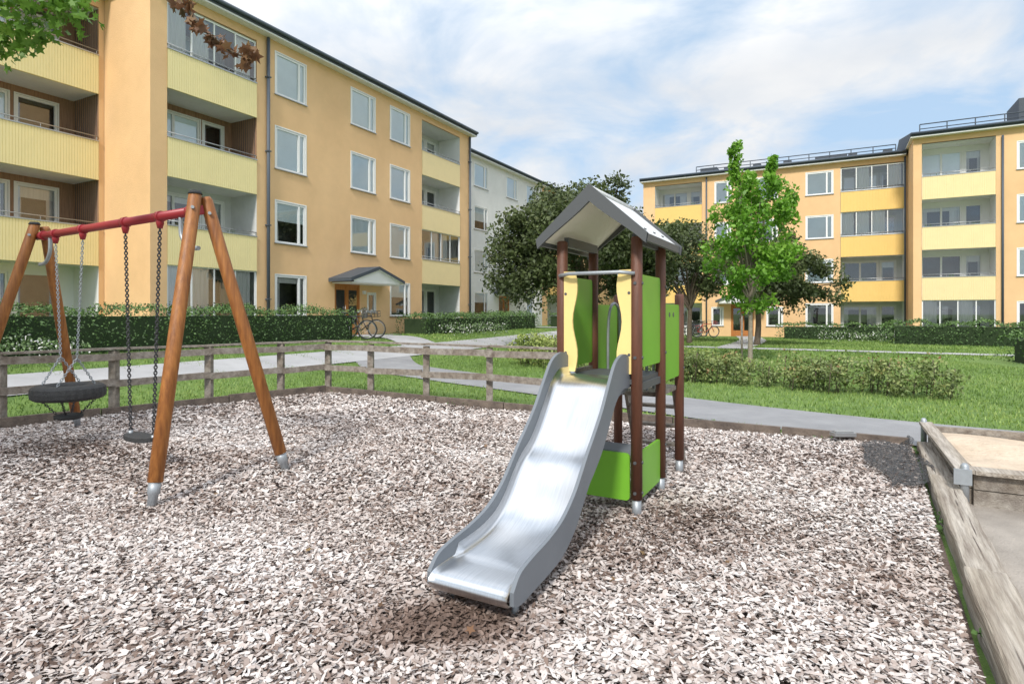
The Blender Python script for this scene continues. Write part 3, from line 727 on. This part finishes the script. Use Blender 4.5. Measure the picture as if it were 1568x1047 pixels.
for hh,sg in ((h3,-1),(h4,1)):
    top = Vector((tc_.x,tc_.y,0))+bd*sg*.20+Vector((0,0,1.02))
    chain(hh,top,m='galvanised')
    for a in (-.8,.8):
        v = bd*sg*math.cos(a)+perp*math.sin(a); chain(top,tc_+v*.26+Vector((0,0,.07)),m='galvanised')
for k in range(4):
    a = k*math.pi/2+.4; v = Vector((math.cos(a),math.sin(a),0)); chain(tc_+v*.26+Vector((0,0,-.07)),tc_+v*.1+Vector((0,0,-.25)))
b.tube([tc_+Vector((0,0,-.30)),tc_+Vector((0,0,-.285)),tc_+Vector((0,0,-.25)),tc_+Vector((0,0,-.235))],[.10,.135,.135,.08],'rubber',20)
b.obj('seats_and_chains',sw)

# ------------------------------------------------------------------ play tower with slide
tw = empty('playground_slide_tower',(.65,4.45,0),math.atan2(-.48,.876)); b = B()
HW = .295; PR = .042
def post(x,y,z1):
    b.tube([(x,y,.15),(x,y,z1-.01),(x,y,z1)],[PR,PR,PR*.7],'post_brown',16)
    b.tube([(x,y,-.02),(x,y,.151)],.034,'galvanised',14)
for x,y,z in ((HW,0,2.06),(HW,.67,2.06),(-HW,0,2.06),(-HW,.67,2.06),(HW,1.34,1.68),(-HW,1.34,1.68)): post(x,y,z)
b.obj('posts',tw)
b = B()
b.box(-HW+.01,HW-.01,-.03,.70,.985,1.02,'tower_dark'); b.box(-HW-.02,-HW+.008,.04,.63,.95,1.05,'timber_grey')
b.box(-HW+.02,HW-.02,.72,1.38,.80,.835,'timber_grey'); b.box(HW-.02,HW+.01,.05,.63,.93,.984,'tower_dark')
b.obj('platforms',tw)
b = B()
def rpoly(x0,x1,z0,z1,r=.03):
    o = []
    for cx,cz,a0 in ((x1-r,z0+r,-90),(x1-r,z1-r,0),(x0+r,z1-r,90),(x0+r,z0+r,180)):
        for k in range(5):
            t = math.radians(a0+k*22.5); o.append((cx+r*math.cos(t),cz+r*math.sin(t)))
    return o
side = lambda xc: (lambda a,c,t: (xc+t,a,c))
front = lambda yc: (lambda a,c,t: (a,yc+t,c))
b.prism(rpoly(.05,.62,1.10,1.79),side(HW),.0-.009,.009,'panel_green')
b.prism(rpoly(.72,1.29,.93,1.58),side(HW),-.009,.009,'panel_green')
b.prism(rpoly(.05,.62,1.08,1.79),side(-HW),-.009,.009,'panel_green')
b.prism(rpoly(.72,1.29,.93,1.58),side(-HW),-.009,.009,'panel_green')
for hy in (.93,1.07): b.tube([(HW+.008,hy,1.49),(HW+.0115,hy,1.49)],.022,'tower_dark',12)
b.prism(rpoly(-HW+.05,HW-.05,.13,.475),front(0),-.009,.009,'panel_green')
b.prism(rpoly(.05,.62,.13,.475),side(HW),-.009,.009,'panel_green')
b.box(-HW+.04,HW-.04,.012,.26,.455,.485,'slide_side')
b.box(-HW+.03,HW-.03,.5,.68,.33,.355,'slide_side')
b.obj('green_panels',tw)
b = B()
def wavy(x0,x1,flip):
    o = []; n = 14
    for k in range(n+1):
        z = 1.06+.76*k/n; o.append((x1+(.020*math.sin(k/n*math.pi*3) if not flip else 0),z))
    for k in range(n,-1,-1):
        z = 1.06+.76*k/n; o.append((x0-(.020*math.sin(k/n*math.pi*3) if flip else 0),z))
    return o
b.prism(wavy(-HW+.03,-.175,False),front(-.03),-.009,.009,'panel_yellow')
b.prism(wavy(.175,HW-.03,True),front(-.03),-.009,.009,'panel_yellow')
for sx_ in (-1,1):
    for z in (1.2,1.65): b.tube([(sx_*.25,-.042,z),(sx_*.25,-.036,z)],.011,'tower_dark',8)
b.obj('yellow_panels',tw)
b = B()
b.tube([(-HW,-.05,1.79),(-.2,-.09,1.80),(.2,-.09,1.80),(HW,-.05,1.79)],.014,'galvanised',8)
for sx_ in (-.17,.17):
    b.tube(smooth_curve([(sx_,.70,.85),(sx_,.70,1.35),(sx_*.95,.74,1.55),(sx_*.9,.86,1.58),(sx_*.9,.95,1.45),(sx_*.9,.98,.84)],6),.013,'galvanised',8)
for y,zs in ((0,(.2,.42,1.18,1.72)),(.67,(.2,.42,1.18,1.72)),(1.34,(1.0,1.5))):
    for z in zs:
        b.tube([(HW+PR-.004,y,z),(HW+PR+.006,y,z)],.012,'tower_dark',8)
for z in (.2,.42,1.18,1.72): b.tube([(HW,-PR-.006,z),(HW,-PR+.004,z)],.012,'tower_dark',8)
for k in range(3): b.box(-HW+.06,HW-.06,1.42+.1*(2-k),1.52+.1*(2-k),.2+.2*k,.225+.2*k,'timber_grey')
for sx_ in (-HW+.06,HW-.06): b.obox((sx_,1.40,.80),(sx_,1.78,.02),.03,.09,'timber_grey')
b.obj('fittings',tw)
b = B(); ER = 2.06; PK = 2.41; EX = .40; F0 = -.17; F1 = .85
for sg in (-1,1):
    t_ = .035
    b.face([(0,F0,PK),(sg*EX,F0,ER),(sg*EX,F1,ER),(0,F1,PK)],'tower_roof_grey')
    b.face([(0,F0,PK-t_),(sg*EX,F0,ER-t_),(sg*EX,F1,ER-t_),(0,F1,PK-t_)],'tower_cream')
    b.face([(sg*EX,F0,ER),(sg*EX,F1,ER),(sg*EX,F1,ER-t_),(sg*EX,F0,ER-t_)],'tower_dark')
    b.face([(0,F1,PK),(sg*EX,F1,ER),(sg*EX,F1,ER-t_),(0,F1,PK-t_)],'tower_dark')
    b.obox((sg*(EX-.005),F0,ER-.022),(sg*(EX-.005),F1,ER-.022),.03,.055,'tower_dark')
    b.obox((sg*.27,.02,2.055),(sg*.27,.66,2.055),.035,.07,'tower_dark')
    for yy in (.1,.35,.6): b.tube([(sg*(EX*.82),yy,ER+(PK-ER)*.18+.001),(sg*(EX*.82)+sg*.004,yy,ER+(PK-ER)*.18+.008)],.012,'tower_dark',8)
b.tube([(0,F0-.02,PK+.006),(0,F1+.02,PK+.006)],.018,'tower_roof_grey',8)
for yc in (F0-.012,F1+.012):
    dkt = .012; O = []; I = []
    for k in range(13):
        x = -EX-.03+(2*EX+.06)*k/12
        O.append((x,PK+.03-(abs(x)/(EX+.03))*(PK-ER+.03)))
    for k,(x,z) in enumerate(O):
        ax_ = abs(x)/(EX+.03)
        I.append((x*.97,z-.07-.055*math.cos(ax_*math.pi/2)**2))
    for k in range(12):
        q = [O[k],O[k+1],I[k+1],I[k]]
        for dy in (-dkt,dkt): b.face([(x,yc+dy,z) for x,z in q],'tower_dark')
        b.face([(I[k][0],yc-dkt,I[k][1]),(I[k+1][0],yc-dkt,I[k+1][1]),(I[k+1][0],yc+dkt,I[k+1][1]),(I[k][0],yc+dkt,I[k][1])],'tower_dark')
        b.face([(O[k][0],yc-dkt,O[k][1]),(O[k+1][0],yc-dkt,O[k+1][1]),(O[k+1][0],yc+dkt,O[k+1][1]),(O[k][0],yc+dkt,O[k][1])],'tower_dark')
b.obj('roof',tw)
# slide
b = B(); K = .905
def sc_(pts): return [(p[0]*K if p[0] > 0 else p[0], p[1], 0) for p in pts]
tp = smooth_curve(sc_([(-.02,1.10),(.06,1.19),(.2,1.21),(.36,1.16),(.5,1.03),(.65,.87),(.8,.745),(.92,.655),(1.03,.56),(1.17,.45),(1.35,.36),(1.55,.315),(1.75,.29),(1.9,.26),(1.98,.195)]),4)
bt = smooth_curve(sc_([(-.02,.97),(.06,.96),(.2,.96),(.36,.89),(.5,.76),(.65,.62),(.8,.52),(.92,.45),(1.03,.355),(1.17,.245),(1.35,.165),(1.55,.135),(1.75,.12),(1.9,.11),(1.98,.13)]),4)
SWH = .228
for sg in (-1,1):
    x0 = sg*SWH; x1 = sg*(SWH+.022)
    for k in range(len(tp)-1):
        a,c,d,e = tp[k],tp[k+1],bt[k+1],bt[k]
        for xx in (x0,x1): b.face([(xx,-a.x,a.y),(xx,-c.x,c.y),(xx,-d.x,d.y),(xx,-e.x,e.y)],'slide_side')
        b.face([(x0,-a.x,a.y),(x1,-a.x,a.y),(x1,-c.x,c.y),(x0,-c.x,c.y)],'slide_side',True)
        b.face([(x0,-e.x,e.y),(x1,-e.x,e.y),(x1,-d.x,d.y),(x0,-d.x,d.y)],'slide_side',True)
    k = -1; b.face([(x0,-tp[k].x,tp[k].y),(x1,-tp[k].x,tp[k].y),(x1,-bt[k].x,bt[k].y),(x0,-bt[k].x,bt[k].y)],'slide_side')
    b.tube([(sg*.18,-1.58,.16),(sg*.18,-1.68,-.02)],.018,'galvanised',8)
    b.obox((sg*(SWH-.02),-.30,.93),(sg*(SWH-.02),.02,.96),.03,.05,'slide_side')
b.obj('slide_sides',tw)
b = B()
bed = smooth_curve(sc_([(-.03,1.035),(.1,1.035),(.22,1.03),(.34,.97),(.48,.83),(.62,.69),(.74,.60),(.86,.54),(.97,.46),(1.10,.345),(1.25,.26),(1.45,.215),(1.7,.20),(1.92,.195),(1.985,.175),(2.0,.145),(1.98,.115),(1.93,.105)]),6)
cs = [(-SWH+.001,.06),(-SWH+.012,.02),(-SWH+.04,0),(SWH-.04,0),(SWH-.012,.02),(SWH-.001,.06)]
base = len(b.v)
for k,p in enumerate(bed):
    d = bed[min(k+1,len(bed)-1)]-bed[max(k-1,0)]; d.normalize(); nrm = Vector((-d.y,d.x,0)); fade = 1 if k < len(bed)-30 else .15
    for x,hh in cs:
        hh *= fade; b.v.append((x,-(p.x+(nrm.x if nrm.y>0 else 0)*hh),p.y+abs(nrm.y)*hh))
nc = len(cs)
for k in range(len(bed)-1):
    for j in range(nc-1):
        i = base+k*nc+j; b.f.append((i,i+1,i+1+nc,i+nc)); b.m.append(b.mi('slide_steel')); b.sm.append(True)
b.obj('slide_bed',tw)

# ------------------------------------------------------------------ bicycles
def bicycle(loc, rot, colm, lean=.12):
    e = empty('bicycle',loc,rot); b = B(); r = .34; wb = .54
    def wheel(x):
        pts = [(x+r*math.cos(t),0,r+r*math.sin(t)) for t in np.linspace(0,2*math.pi,28,endpoint=False)]
        b.tube(pts,.024,'rubber',6,closed=True)
        pts = [(x+.3*math.cos(t),0,r+.3*math.sin(t)) for t in np.linspace(0,2*math.pi,28,endpoint=False)]
        b.tube(pts,.010,'metal_grey',5,closed=True)
        for k in range(14):
            t = 2*math.pi*k/14; b.tube([(x,0,r),(x+.3*math.cos(t),0,r+.3*math.sin(t))],.003,'metal_grey',3)
    wheel(-wb); wheel(wb)
    bb_ = (-.08,0,.28); st = (-.22,0,.80); ht = (.36,0,.85); hb = (.40,0,.62)
    for p,q in ((bb_,st),(bb_,hb),(st,(.355,0,.83)),(ht,hb),(hb,(wb,0,r)),(bb_,(-wb,0,r)),(st,(-wb,0,r))): b.tube([p,q],.02,colm,8)
    b.tube([st,(-.24,0,.92)],.013,'metal_grey',6); b.tube([(-.36,0,.93),(-.28,0,.945),(-.12,0,.93)],[.06,.05,.02],'rubber',8)
    b.tube([ht,(.34,0,1.0)],.013,'metal_grey',6); b.tube([(.24,-.28,1.02),(.34,-.2,1.03),(.36,0,1.02),(.34,.2,1.03),(.24,.28,1.02)],.015,'metal_grey',6)
    b.tube([(-.7,0,.70),(-.3,0,.72)],.012,colm,6); b.tube([(-.65,0,.70),(-wb,0,r)],.008,colm,5)
    b.tube([(-.08,.05,.28),(-.08,.05,.11)],.01,'metal_grey',5); b.tube([(-.08,-.05,.28),(-.08,-.05,.45)],.01,'metal_grey',5)
    for z in (.8,.9,1.0): b.tube([(.42,-.15,z),(.66,-.15,z),(.66,.15,z),(.42,.15,z)],.007,colm,4,closed=True)
    for x_,y_ in ((.42,-.15),(.66,-.15),(.66,.15),(.42,.15),(.54,-.15),(.54,.15)): b.tube([(x_,y_,.78),(x_,y_,1.0)],.006,colm,4)
    b.obj('frame_and_wheels',e); e.rotation_euler = (lean,0,rot)
mat('bike_black',(.03,.03,.035),.4); mat('bike_red',(.4,.05,.04),.4)
for s_,d_,rt,cm in ((.2,2.9,.15,'bike_black'),(1.1,2.6,-.1,'bike_black')):
    p = fp(s_,d_); bicycle((p[0],p[1],float(T(*p))+.04),rt,cm)
def rp(t, d): return (Q0[0]+.881*t-.473*d, Q0[1]-.473*t-.881*d)
for t_,d_,rt,cm in ((-7.0,2.3,.3,'bike_black'),(-6.3,3.0,.1,'bike_red'),(-7.5,2.7,-.2,'bike_black')):
    p = rp(t_,d_); bicycle((p[0],p[1],.03),rt,cm)

# ------------------------------------------------------------------ vegetation
def crown(centers, per, cr, ell=(1,1,.8)):
    c = np.repeat(centers,per,0); n = len(c)
    g = R.normal(size=(n,3)); g /= np.linalg.norm(g,axis=1,keepdims=True)
    g *= (R.uniform(0,1,n)**.5)[:,None]
    rad = np.repeat(cr if hasattr(cr,'__len__') else np.full(len(centers),cr),per)
    p = c+g*rad[:,None]*np.array(ell)
    cv = np.repeat(R.uniform(0,1,len(centers)),per)
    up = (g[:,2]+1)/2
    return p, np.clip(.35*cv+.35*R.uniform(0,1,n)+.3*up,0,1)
def ell_centers(c, rad, n, lo=.35):
    g = R.normal(size=(n,3)); g /= np.linalg.norm(g,axis=1,keepdims=True)
    r = R.uniform(lo**3,1,n)**(1/3); r *= R.uniform(.85,1.1,n)
    return np.array(c)+g*r[:,None]*np.array(rad)
def limbs(b, base, fork, targets, r0, m, wob=.15):
    base = Vector(base); fork = Vector(fork)
    b.tube(smooth_curve([base,base.lerp(fork,.5)+Vector((random.uniform(-wob,wob)*.4,0,0)),fork],4),[r0*1.25]+[r0*(1-.04*k) for k in range(1,9)],m,10)
    for t in targets:
        t = Vector(t); mid = fork.lerp(t,.5)+Vector((random.uniform(-wob,wob),random.uniform(-wob,wob),random.uniform(0,wob*1.5)))
        st = base.lerp(fork,random.uniform(.8,1))
        b.tube(smooth_curve([st,mid,t],4),[r0*.5*(1-k/9.5) for k in range(9)],m,6)
def tree(name, base, fork_h, cen, rad, ncl, per, cr, size, leafm, barkm, r0, extra=None, lo=.35, nl=14):
    e = empty(name); C = ell_centers(cen,rad,ncl,lo)
    if extra is not None: C = np.concatenate([C,extra])
    crs = cr*R.uniform(.6,1.25,len(C)); p,rn = crown(C,per,crs)
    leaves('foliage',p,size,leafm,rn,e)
    b = B(); z = float(T(base[0],base[1]))
    limbs(b,(base[0],base[1],z-.05),(base[0]+.05,base[1],z+fork_h),[tuple(C[i]) for i in R.choice(len(C),nl,replace=False)],r0,barkm)
    b.obj('trunk_and_limbs',e)
ex = [(-.5,24,3.2),(-.3,23.6,2.7),(.2,23,2.3),(5.9,24,2.7),(6.3,24.5,3.2),(1.2,23,2.2),(6.5,24,4.0),(-.55,23.8,3.9),(-.35,23.6,4.6),(.2,23.5,2.9),(.0,23.6,3.6),(.6,23.2,2.6),(.1,23.6,5.2),(.7,23.4,4.2)]
for k in range(14): ex.append((R.uniform(-.4,1.6),R.uniform(22.8,24),R.uniform(2.2,4.6)))
for k in range(14): ex.append((R.uniform(4.2,6.8),R.uniform(23,25),R.uniform(2.4,5.0)))
tree('round_crown_tree',(2.9,24.2),2.1,(2.95,24.2,4.65),(3.35,3.2,2.3),115,270,.78,.17,'leaf_olive','tree_bark',.2,np.array(ex),.4,24)
tree('round_crown_tree',(9.0,30),2.0,(8.6,30,4.2),(2.4,2.4,2.0),50,230,.75,.18,'leaf_olive','tree_bark',.14)
ex = np.array([(14.2,27,2.4),(14.9,27,2.2),(10.3,26.5,2.6),(15.2,27.2,2.9),(14.0,26.8,3.4),(13.2,26.6,2.7)])
tree('round_crown_tree',(11.6,28),1.9,(12.6,27.6,3.4),(2.6,2.2,1.55),62,230,.62,.16,'leaf_olive','tree_bark',.15,ex)
e = empty('young_green_tree'); cx,cy = 7.25,18.0
cl = []
for h,w,n in ((2.0,.6,4),(2.4,.95,8),(2.85,1.2,12),(3.3,1.38,14),(3.8,1.35,14),(4.3,1.25,13),(4.8,1.1,12),(5.25,.95,9)):
    for k in range(n):
        a = R.uniform(0,2*np.pi); r = w*R.uniform(.25,1); cl.append((cx+r*np.cos(a),cy+r*np.sin(a),h+R.uniform(-.25,.25)))
for h in np.arange(5.4,6.75,.2): cl.append((cx-.45+R.uniform(-.12,.12),cy,h))
for h in np.arange(5.2,6.35,.2): cl.append((cx+.72+R.uniform(-.12,.12),cy+.1,h))
for h in np.arange(4.8,5.6,.2): cl.append((cx+.1+R.uniform(-.1,.1),cy+.1,h+.3))
for h in np.arange(4.6,5.5,.22): cl.append((cx+1.2+R.uniform(-.1,.1),cy+.1,h*.95))
C = np.array(cl); crs = np.where(C[:,2]>5.4,.20,.34)*R.uniform(.75,1.25,len(C))
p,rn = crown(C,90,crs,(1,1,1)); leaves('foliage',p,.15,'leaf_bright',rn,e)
b = B(); limbs(b,(cx+.0,cy,-.05),(cx+.02,cy,2.3),[tuple(C[i]) for i in range(0,len(C),4)]+[(cx-.45,cy,6.4),(cx+.72,cy+.1,6.0)],.075,'tree_bark_pale',.1)
b.tube([(cx-.25,cy,0),(cx-.25,cy,1.5)],.03,'timber_grey',6); b.obj('trunk_and_limbs',e)
C = ell_centers((4,62,4),(22,6,4.0),120,.3); p,rn = crown(C,90,1.8); leaves('distant_trees',p,.5,'leaf_olive',rn)

def hedge(name, pts, w, h, m='leaf_hedge', dens=420, size=.07, core=True, rough=.05):
    e = empty(name); P = [Vector((x,y,0)) for x,y in pts]; allp = []; b = B()
    for i in range(len(P)-1):
        a,c = P[i],P[i+1]; L_ = (c-a).length; d = (c-a)/L_; s = Vector((-d.y,d.x,0))
        n = int(dens*L_*(w+2*h)); 
        t = R.uniform(-w*.3/L_,1+w*.3/L_,n); q = R.uniform(0,w+2*h,n)
        sd = np.where(q<h,-w/2,np.where(q<h+w,q-h-w/2,w/2)); zz = np.where(q<h,q,np.where(q<h+w,h,q-h-w))
        sd = np.where(zz > h*.75, sd*(1-.25*((zz/h-.75)/.25)*(q<h)-.25*((zz/h-.75)/.25)*(q>h+w)), sd)
        bumps = 1+.08*np.sin(t*L_*2.3+i)+.06*np.sin(t*L_*5.1+2)
        zz = zz*bumps+R.normal(0,rough,n); sd = sd+R.normal(0,rough,n)
        xx = a.x+d.x*t*L_+s.x*sd; yy = a.y+d.y*t*L_+s.y*sd
        allp.append(np.stack([xx,yy,T(xx,yy)+np.maximum(zz,.02)],1))
        if core:
            z0 = float(T((a.x+c.x)/2,(a.y+c.y)/2)); b.obox((a.x,a.y,z0+h*.42),(c.x,c.y,z0+h*.42),w*.82,h*.84,'hedge_core')  # dark filler box added inside the hedge, behind its leaves
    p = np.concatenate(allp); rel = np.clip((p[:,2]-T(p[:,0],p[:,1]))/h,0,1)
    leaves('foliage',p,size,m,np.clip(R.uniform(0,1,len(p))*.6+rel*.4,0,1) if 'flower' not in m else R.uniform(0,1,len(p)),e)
    if core: b.obj('stems',e)
hedge('hedge',[fp(-20,2.3),fp(-10,2.2),fp(-4,2.2),fp(.3,2.2)],1.5,1.05,dens=300)
hedge('hedge',[fp(-16,3.7),fp(-11.2,3.6)],.8,.7,dens=330)
hedge('hedge',[fp(5.6,1.6),fp(9,1.8),fp(12.5,1.7)],1.6,.85,dens=200,size=.09)
hedge('hedge',[fp(13.2,1.2),fp(18,1.0)],1.4,.95,dens=160,size=.1)
hedge('hedge',[fp(23,1.0),fp(31,1.2)],1.4,.9,dens=110,size=.11)
hedge('hedge',[rp(-1.8,2.2),rp(3.6,2.4)],1.6,.85,dens=150,size=.1)
hedge('hedge',[rp(3.4,6.2),rp(8.6,6.6)],1.8,1.05,dens=150,size=.1)
hedge('hedge',[(15.4,17.9),(16.8,17.2)],1.4,.85,dens=220,size=.085)
hedge('hedge',[rp(9.0,3.6),rp(14,3.8)],1.5,.9,dens=130,size=.1)
hedge('flower_bed',[fp(-13.5,3.6),fp(-9.2,3.7)],.8,.38,'leaf_flower',dens=260,size=.07,core=False,rough=.08)
hedge('flower_bed',[fp(6.2,2.9),fp(10.6,3.1)],.8,.35,'leaf_flower',dens=160,size=.09,core=False,rough=.1)
hedge('flower_bed',[rp(.3,4.2),rp(3.4,4.6)],.9,.4,'leaf_flower',dens=150,size=.1,core=False,rough=.1)
def shrubs(name, centers, r, h, per, size, m):
    e = empty(name); C = []
    for x,y in centers:
        z = float(T(x,y))
        for k in range(7): C.append((x+R.normal(0,r*.5),y+R.normal(0,r*.4),z+h*R.uniform(.2,.9)))
    C = np.array(C); p,rn = crown(C,per,r*R.uniform(.3,.7,len(C)),(1,1,.8)); p[:,2] = np.maximum(p[:,2],T(p[:,0],p[:,1])+.01)
    leaves('foliage',p,size,m,rn,e)
    b = B()
    for c in C[::2]:
        z = float(T(c[0],c[1])); b.tube([(c[0],c[1],z),(c[0]+.05,c[1],c[2]+.1)],.008,'tree_bark',4)
    b.obj('stems',e)
cs_ = []
for t in np.linspace(0,1,19): cs_.append((3.5+(7.6-3.5)*t+R.normal(0,.08),13.4+(10.5-13.4)*t+R.normal(0,.15)))
shrubs('low_shrub',cs_,.48,.64,75,.07,'leaf_shrub')
cs_ = [(.0+R.normal(0,.5)+k*.28,18.2-k*.35+R.normal(0,.3)) for k in range(9)]
shrubs('low_shrub',cs_,.6,.9,90,.09,'leaf_yellowgreen')
cs_ = [(2.9+k*.42,15.0-.1*k+R.normal(0,.2)) for k in range(5)]
shrubs('low_shrub',cs_,.45,.65,80,.08,'leaf_yellowgreen')
e = empty('maple_tree')
C1 = np.array([(-3.9,4.5,3.70),(-3.7,4.45,3.58),(-3.5,4.4,3.78),(-3.75,4.3,3.86),(-3.4,4.5,3.92),(-3.95,4.55,3.9),(-3.25,4.4,3.70),(-3.85,4.4,3.55),(-3.6,4.5,3.66),(-3.3,4.45,3.85),(-3.95,4.5,3.5)])
C2 = ell_centers((-7.6,2.0,5.6),(2.0,1.7,1.6),40)
p,rn = crown(C1,60,.17); leaves('foliage_branch',p,.075,'leaf_maple',rn,e,shape=LEAFM)
p,rn = crown(C2,90,.6); leaves('foliage_crown',p,.12,'leaf_maple',rn,e,shape=LEAFM)
C3 = np.array([(-2.52,4.5,3.86),(-2.38,4.5,3.68),(-2.28,4.5,3.58),(-2.16,4.5,3.50),(-2.02,4.5,3.43),(-2.0,4.5,3.47)])
p,rn = crown(C3,17,.09); leaves('foliage_red',p,.085,'leaf_maple_red',rn,e,shape=LEAFM)
b = B(); f = Vector((-7.4,2.1,3.2))
limbs(b,(-7.6,2.0,-.05),f,[tuple(c) for c in C2[:12]],.19,'tree_bark')
b.tube(smooth_curve([f,(-5.6,3.3,4.2),(-4.3,4.3,4.1),(-3.6,4.45,3.78),(-3.3,4.4,3.74)],4),[.06-.0033*k for k in range(17)],'tree_bark',6)
b.tube(smooth_curve([(-5.6,3.3,4.2),(-3.6,4.2,4.5),(-2.7,4.5,4.1),(-2.4,4.5,3.72),(-2.15,4.5,3.5),(-2.0,4.5,3.45)],4),[.03-.00125*k for k in range(21)],'tree_bark',6)
b.obj('trunk_and_limbs',e)

# ------------------------------------------------------------------ sky, sun
SUN_EL = math.radians(44); Lh = Vector((.30,.954,0)).normalized()
w = bpy.data.worlds.new("World"); scn.world = w; w.use_nodes = True
nt = w.node_tree; N = nt.nodes; L = nt.links; bg = N['Background']; bg.inputs['Strength'].default_value = .15
sk = N.new('ShaderNodeTexSky'); sk.sky_type = 'NISHITA'; sk.sun_disc = False; sk.sun_elevation = SUN_EL
az = math.atan2(-Lh.x,-Lh.y); sk.sun_rotation = az; sk.air_density = 1; sk.dust_density = 1.2
tc = N.new('ShaderNodeTexCoord'); sp = N.new('ShaderNodeSeparateXYZ'); L.new(tc.outputs['Generated'],sp.inputs[0])
ad = N.new('ShaderNodeMath'); ad.operation = 'ADD'; ad.inputs[1].default_value = .22; mxz = N.new('ShaderNodeMath'); mxz.operation = 'MAXIMUM'; mxz.inputs[1].default_value = 0
L.new(sp.outputs['Z'],mxz.inputs[0]); L.new(mxz.outputs[0],ad.inputs[0])
dx = N.new('ShaderNodeMath'); dx.operation = 'DIVIDE'; dy = N.new('ShaderNodeMath'); dy.operation = 'DIVIDE'
L.new(sp.outputs['X'],dx.inputs[0]); L.new(ad.outputs[0],dx.inputs[1]); L.new(sp.outputs['Y'],dy.inputs[0]); L.new(ad.outputs[0],dy.inputs[1])
cb = N.new('ShaderNodeCombineXYZ'); L.new(dx.outputs[0],cb.inputs[0]); L.new(dy.outputs[0],cb.inputs[1])
nz = N.new('ShaderNodeTexNoise'); nz.inputs['Scale'].default_value = 2.1; nz.inputs['Detail'].default_value = 6; nz.inputs['Roughness'].default_value = .55; nz.inputs['Distortion'].default_value = .4
L.new(cb.outputs[0],nz.inputs['Vector'])
cr = N.new('ShaderNodeValToRGB'); cr.color_ramp.elements[0].position = .36; cr.color_ramp.elements[1].position = .58
cr.color_ramp.elements[0].color = (.05,.05,.05,1); cr.color_ramp.elements[1].color = (1,1,1,1)
L.new(nz.outputs['Fac'],cr.inputs['Fac'])
n2 = N.new('ShaderNodeTexNoise'); n2.inputs['Scale'].default_value = 3.0; n2.inputs['Detail'].default_value = 5; L.new(cb.outputs[0],n2.inputs['Vector'])
c2 = N.new('ShaderNodeValToRGB'); c2.color_ramp.elements[0].position = .3; c2.color_ramp.elements[1].position = .7
c2.color_ramp.elements[0].color = (.76,.82,.90,1); c2.color_ramp.elements[1].color = (1,1,1,1)
L.new(n2.outputs['Fac'],c2.inputs['Fac'])
el = N.new('ShaderNodeMapRange'); el.inputs['From Min'].default_value = .35; el.inputs['From Max'].default_value = .9; el.inputs['To Min'].default_value = 6.35; el.inputs['To Max'].default_value = 14.5
L.new(sp.outputs['Z'],el.inputs['Value'])
vm = N.new('ShaderNodeVectorMath'); vm.operation = 'SCALE'; L.new(c2.outputs['Color'],vm.inputs[0]); L.new(el.outputs[0],vm.inputs['Scale'])
v2 = N.new('ShaderNodeMixRGB'); v2.inputs[0].default_value = .75; v2.inputs[2].default_value = (3.5,4.9,6.5,1); L.new(sk.outputs['Color'],v2.inputs[1])
mix = N.new('ShaderNodeMixRGB'); L.new(cr.outputs['Color'],mix.inputs[0]); L.new(v2.outputs[0],mix.inputs[1]); L.new(vm.outputs[0],mix.inputs[2])
L.new(mix.outputs[0],bg.inputs['Color'])
sd = bpy.data.lights.new('sun','SUN'); sd.energy = 3.4; sd.angle = math.radians(8); sd.color = (1,.955,.88)
so = bpy.data.objects.new('sun',sd); scn.collection.objects.link(so)
dirv = Vector((Lh.x*math.cos(SUN_EL),Lh.y*math.cos(SUN_EL),-math.sin(SUN_EL)))
so.rotation_euler = dirv.to_track_quat('-Z','Y').to_euler(); so.location = (0,-10,20)

cam = bpy.data.cameras.new('camera'); cam.sensor_width = 36; cam.lens = 36*905/1568; cam.shift_y = -43.5/1568; cam.clip_end = 2000; cam.clip_start = .05
co = bpy.data.objects.new('camera',cam); scn.collection.objects.link(co); co.location = (0,0,1.5); co.rotation_euler = (math.radians(90),0,0)
scn.camera = co
